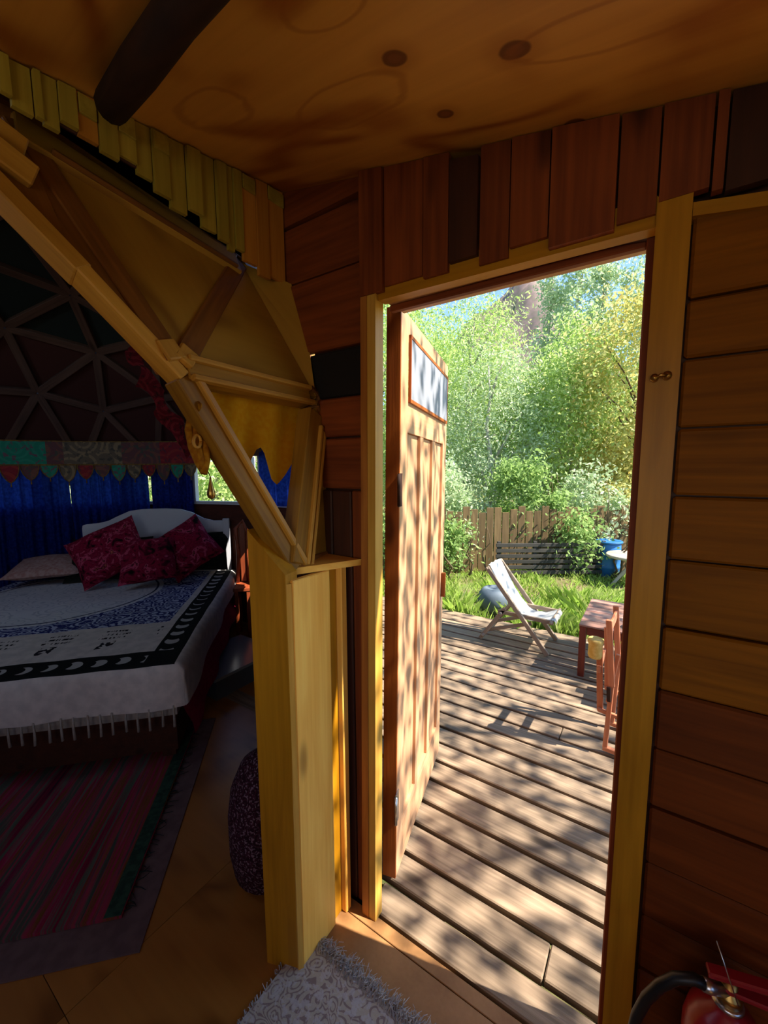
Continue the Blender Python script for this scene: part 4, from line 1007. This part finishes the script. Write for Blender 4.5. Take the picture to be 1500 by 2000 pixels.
def grass(name, n, x0, x1, y0, y1, h0, h1, mat, label):
    x = RNG.uniform(x0, x1, n); y = RNG.uniform(y0, y1, n); k = np.sin(x*3.1)*np.cos(y*2.3+x)+.8*np.sin(x*7+y*5)
    ok = (k+RNG.normal(size=n)*.6) > -.5; x, y, k = x[ok], y[ok], k[ok]; n = len(x); h = RNG.uniform(h0, h1, n)*(1+.35*np.clip(k, -1, 1.5))
    a = RNG.uniform(0, 6.28, n); w = RNG.uniform(.003, .006, n); le = RNG.normal(size=(n, 2))*h[:, None]*.4; z = np.full(n, GZ)
    A = np.stack([x-np.cos(a)*w, y-np.sin(a)*w, z], 1); Bq = np.stack([x+np.cos(a)*w, y+np.sin(a)*w, z], 1)
    Cq = np.stack([x+le[:, 0]*.35+np.cos(a)*w*.7, y+le[:, 1]*.35+np.sin(a)*w*.7, z+h*.6], 1); Dq = np.stack([x+le[:, 0], y+le[:, 1], z+h], 1)
    V = np.stack([A, Bq, Cq, Dq], 1).reshape(-1, 3); me = bpy.data.meshes.new(name); me.vertices.add(4*n); me.vertices.foreach_set('co', V.ravel())
    me.loops.add(4*n); me.loops.foreach_set('vertex_index', np.arange(4*n)); me.polygons.add(n); me.polygons.foreach_set('loop_start', np.arange(0, 4*n, 4))
    me.materials.append(mat); me.update(calc_edges=True); o = bpy.data.objects.new(name, me); COL.objects.link(o); place(o, Matrix.Identity(4)); tag(o, label, 'grass', kind='stuff')
L_grass = leafmat('grass_blades', ['#7a9a30', '#9ab84a', '#b4c868', '#88a640', '#c0c47c'], .4)
grass('tall_grass', 12000, -1.9, 1.2, 3.98, 5.2, .08, .27, L_grass, 'tall bright green grass growing along the deck edge')
grass('short_grass', 22000, -4.5, 1.8, 4.0, 7.0, .03, .10, L_grass, 'short patchy grass between the deck and the fence')

# ------------------------------------------------------------------ sling chair on the deck
M_rust = wood('weathered_chair_wood', '#7c6a58', '#a8947e', .8, knots=False)
M_canv = cloth('white_canvas', '#c8c8c2', '#d8d6ce', transl=.15)
ch = empty('sling_chair', (-.93, 3.52, 0), 'low wooden sling chair with white canvas on the deck', 'chair')
YN, YF = 3.35, 3.70
for y_ in (YN, YF):
    i_ = .0 if y_ == YN else -.03; s_ = 1 if y_ == YN else -1
    plank('back_rail', (-1.175, y_, .675), (-.655, y_, .012), (1, 0, 1), .036, .024, M_rust, ch)
    plank('leg_rail', (-1.235, y_-s_*-.028, .012), (-1.02, y_+s_*.028, .33), (1, 0, -1), .034, .022, M_rust, ch)
    plank('seat_rail', (-1.08, y_+s_*.028, .295), (-.625, y_+s_*.028, .285), (0, 0, 1), .034, .022, M_rust, ch)
    plank('brace', (-1.17, y_+s_*.05, .10), (-.80, y_+s_*.05, .235), (0, 0, 1), .030, .018, M_rust, ch)
for (x, z) in ((-1.172, .668), (-.64, .290), (-1.20, .06), (-1.05, .285)): tube('crossbar', [(x, YN-.02, z), (x, YF+.02, z)], .013, M_rust, ch, 8)
ps = [(-1.185, .685), (-1.16, .690), (-1.10, .575), (-1.02, .445), (-.95, .345), (-.89, .285), (-.82, .262), (-.74, .268), (-.66, .298), (-.625, .305), (-.61, .285), (-.615, .262)]
V = []; Fc = []; nw = 9
for (x, z) in ps:
    for j in range(nw):
        t = j/(nw-1); V.append((x, YN+.03+(YF-YN-.06)*t, z-.02*math.sin(t*3.14)*(1 if -1.14 < x < -.65 else 0)+.006*math.sin(j*2+x*30)))
for i in range(len(ps)-1):
    for j in range(nw-1): Fc.append((i*nw+j, i*nw+j+1, (i+1)*nw+j+1, (i+1)*nw+j))
centred('canvas_seat', V, Fc, M_canv, ch, True)

# ------------------------------------------------------------------ low table
M_tab = wood('red_brown_table', '#84584a', '#b88c7c', .45, vary=.5); M_tabl = wood('dark_red_legs', '#4c2018', '#743426', .5)
tb = empty('garden_table', (-.1, 3.5, 0), 'low red brown slatted table on the right side of the deck', 'table')
for k in range(6):
    y_ = 3.155+.115*k; plank('top_slat', (-.41, y_+.05, .393), (.50, y_+.05, .393), (0, 1, 0), .105, .016, M_tab, tb)
for x_, y_ in ((-.385, 3.18), (.47, 3.18), (-.385, 3.79), (.47, 3.79)): bx('leg', (x_-.022, y_-.022, 0), (x_+.022, y_+.022, .384), M_tabl, tb, axis=2)
for a_, b_ in (((-.36, 3.165, .325), (.445, 3.185, .382)), ((-.36, 3.785, .325), (.445, 3.805, .382)), ((-.40, 3.205, .325), (-.38, 3.765, .382)), ((.46, 3.205, .325), (.48, 3.765, .382))): bx('apron', a_, b_, M_tabl, tb)
mg = empty('white_dish', (-.02, 3.26, .402), 'small white dish on the corner of the low red table', 'dish')
lathe('bowl', [(.02, 0), (.045, .004), (.07, .022), (.074, .03), (.068, .028), (.03, .010)], (-.06, 3.27, .4015), M_white, mg, 18)
cb = empty('cardboard_box', (.02, 3.0, 0), 'tan cardboard box standing beside the low red table', 'box')
M_card = plain('tan_cardboard', '#b08f5c', .9, noise=.1)
bx('carton', (-.085, 2.86, 0), (.22, 3.10, .30), M_card, cb, axis=2)
bx('flap', (-.085, 2.845, .302), (.22, 2.99, .306), M_card, cb)
bx('black_strap', (-.11, 2.99, .307), (.10, 3.05, .345), M_log, cb)

# ------------------------------------------------------------------ orange folding chair seen edge on, in front of the table
M_or = wood('orange_chair_wood', '#a85a38', '#d08a66', .45, knots=False)
fo = empty('folding_chair', (-.15, 2.37, 0), 'orange wooden folding chair seen edge on near the right door post', 'chair')
for y_, sx in ((2.36, 0), (2.62, .012)):
    plank('back_post', (-.165+sx, y_, .745), (-.135+sx, y_, .385), (1, 0, 0), .030, .022, M_or, fo)
    plank('back_post', (-.135+sx, y_, .39), (-.150+sx, y_, .03), (1, 0, 0), .024, .020, M_or, fo)
    plank('front_leg', (-.205+sx, y_+.024, .60), (-.185+sx, y_+.024, .22), (1, 0, 0), .030, .018, M_or, fo)
    plank('hinge_arm', (-.195+sx, y_+.004, .235), (-.055+sx, y_+.004, .215), (0, 0, 1), .022, .016, M_or, fo)
    plank('foot', (-.160+sx, y_, .028), (-.02+sx, y_, .016), (0, 0, 1), .026, .024, M_or, fo)
    plank('side_arm', (-.115+sx, y_+.02, .56), (-.150+sx, y_+.02, .28), (1, 0, 0), .020, .018, M_or, fo)
plank('seat_rail', (-.20, 2.36, .46), (-.20, 2.62, .46), (0, 0, 1), .04, .02, M_or, fo)
plank('top_rail', (-.158, 2.37, .70), (-.148, 2.63, .70), (0, 0, 1), .05, .014, M_or, fo)
plank('black_bracket', (-.148, 2.342, .385), (-.143, 2.342, .305), (1, 0, 0), .020, .012, M_log, fo)
lathe('seat_cushion', [(.01, -.055), (.03, -.053), (.036, -.04), (.034, .02), (.040, .035), (.04, .05), (.03, .055), (.01, .056)], (-.222, 2.365, .575), cloth('yellow_cushion', '#c8a85a', '#d8bc74'), fo, 16)
pc = cushion('white_cloth', (-.14, 2.28, .022), .30, .16, .04, (0, 0, 1), .35, cloth('white_rag', '#c4bdb2', '#dcd6cc'), 'crumpled white cloth lying at the foot of the orange chair', cat='cloth')  # pale crumpled shape stands in for a patch of sun and stones
V_ = np.empty(len(pc.data.vertices)*3); pc.data.vertices.foreach_get('co', V_); V_ = V_.reshape(-1, 3); V_[:, 2] += .010*np.sin(V_[:, 0]*70)*np.cos(V_[:, 1]*60); pc.data.vertices.foreach_set('co', V_.ravel())

# ------------------------------------------------------------------ objects in the garden
M_bar = plain('blue_plastic', '#2a6aa8', .45, noise=.1, nscale=8)
bp_ = Vector(atz(1186, 1124, GZ)); sc1 = bp_.y/6.2
br = empty('blue_barrel', tuple(bp_), 'blue plastic barrel standing before the fence', 'barrel')
lathe('drum', [(.14, 0), (.155, .01), (.165, .14), (.175, .15), (.165, .17), (.17, .34), (.18, .35), (.17, .37), (.165, .50), (.15, .525)], bp_, M_bar, br, 22)
lathe('rim', [(.150, .525), (.185, .522), (.188, .545), (.18, .552), (.15, .54)], bp_, M_bar, br, 22)
rt = Vector(atz(1215, 1140, GZ))
tt = empty('round_table', tuple(rt), 'pale round wooden spool table at the right beside the blue barrel', 'table')
M_sp = wood('pale_spool_wood', '#948672', '#c4b8a4', .85)
lathe('table_top', [(.02, .40), (.30, .40), (.31, .41), (.31, .43), (.30, .44), (.02, .44)], rt+Vector((.08, 0, 0)), M_sp, tt, 26)
for k in range(4):
    a_ = k*1.57+.6; plank('leg', rt+Vector((.08+.24*math.cos(a_), .24*math.sin(a_), 0)), rt+Vector((.08-.10*math.cos(a_), -.10*math.sin(a_), .40)), (0, 0, 1), .035, .03, M_sp, tt)
tc = Vector(atz(1240, 1118, GZ))
tw = empty('branch_chair', tuple(tc), 'rustic chair of bent branches behind the round table', 'chair')
for k, y_ in enumerate((-.16, .16)):
    tube('arm_hoop', [tc+Vector((-.25, y_, 0)), tc+Vector((-.27, y_, .45)), tc+Vector((-.18, y_, .72)), tc+Vector((.05, y_, .70)), tc+Vector((.15, y_, .40)), tc+Vector((.17, y_, 0))], .016, M_barkd, tw, 7)
tube('back_hoop', [tc+Vector((.0, -.2, .35)), tc+Vector((.02, -.16, .80)), tc+Vector((.03, 0, .95)), tc+Vector((.02, .16, .80)), tc+Vector((.0, .2, .35))], .016, M_barkd, tw, 7)
for k in range(7): tube('seat_stick', [tc+Vector((-.24+.06*k, -.2, .36)), tc+Vector((-.24+.06*k, .2, .36))], .014, M_barkd, tw, 6)
pt = Vector(atz(968, 1206, GZ))
o = lathe('round_pot', [(.06, 0), (.13, .01), (.18, .08), (.20, .17), (.18, .25), (.14, .30), (.11, .31), (.10, .29), (.02, .28)], pt+Vector((-.05, .12, 0)), plain('blue_grey_glaze', '#58646e', .6, noise=.3, nscale=9), None, 22)
tag(o, 'blue grey round pot in the grass behind the sling chair', 'pot')
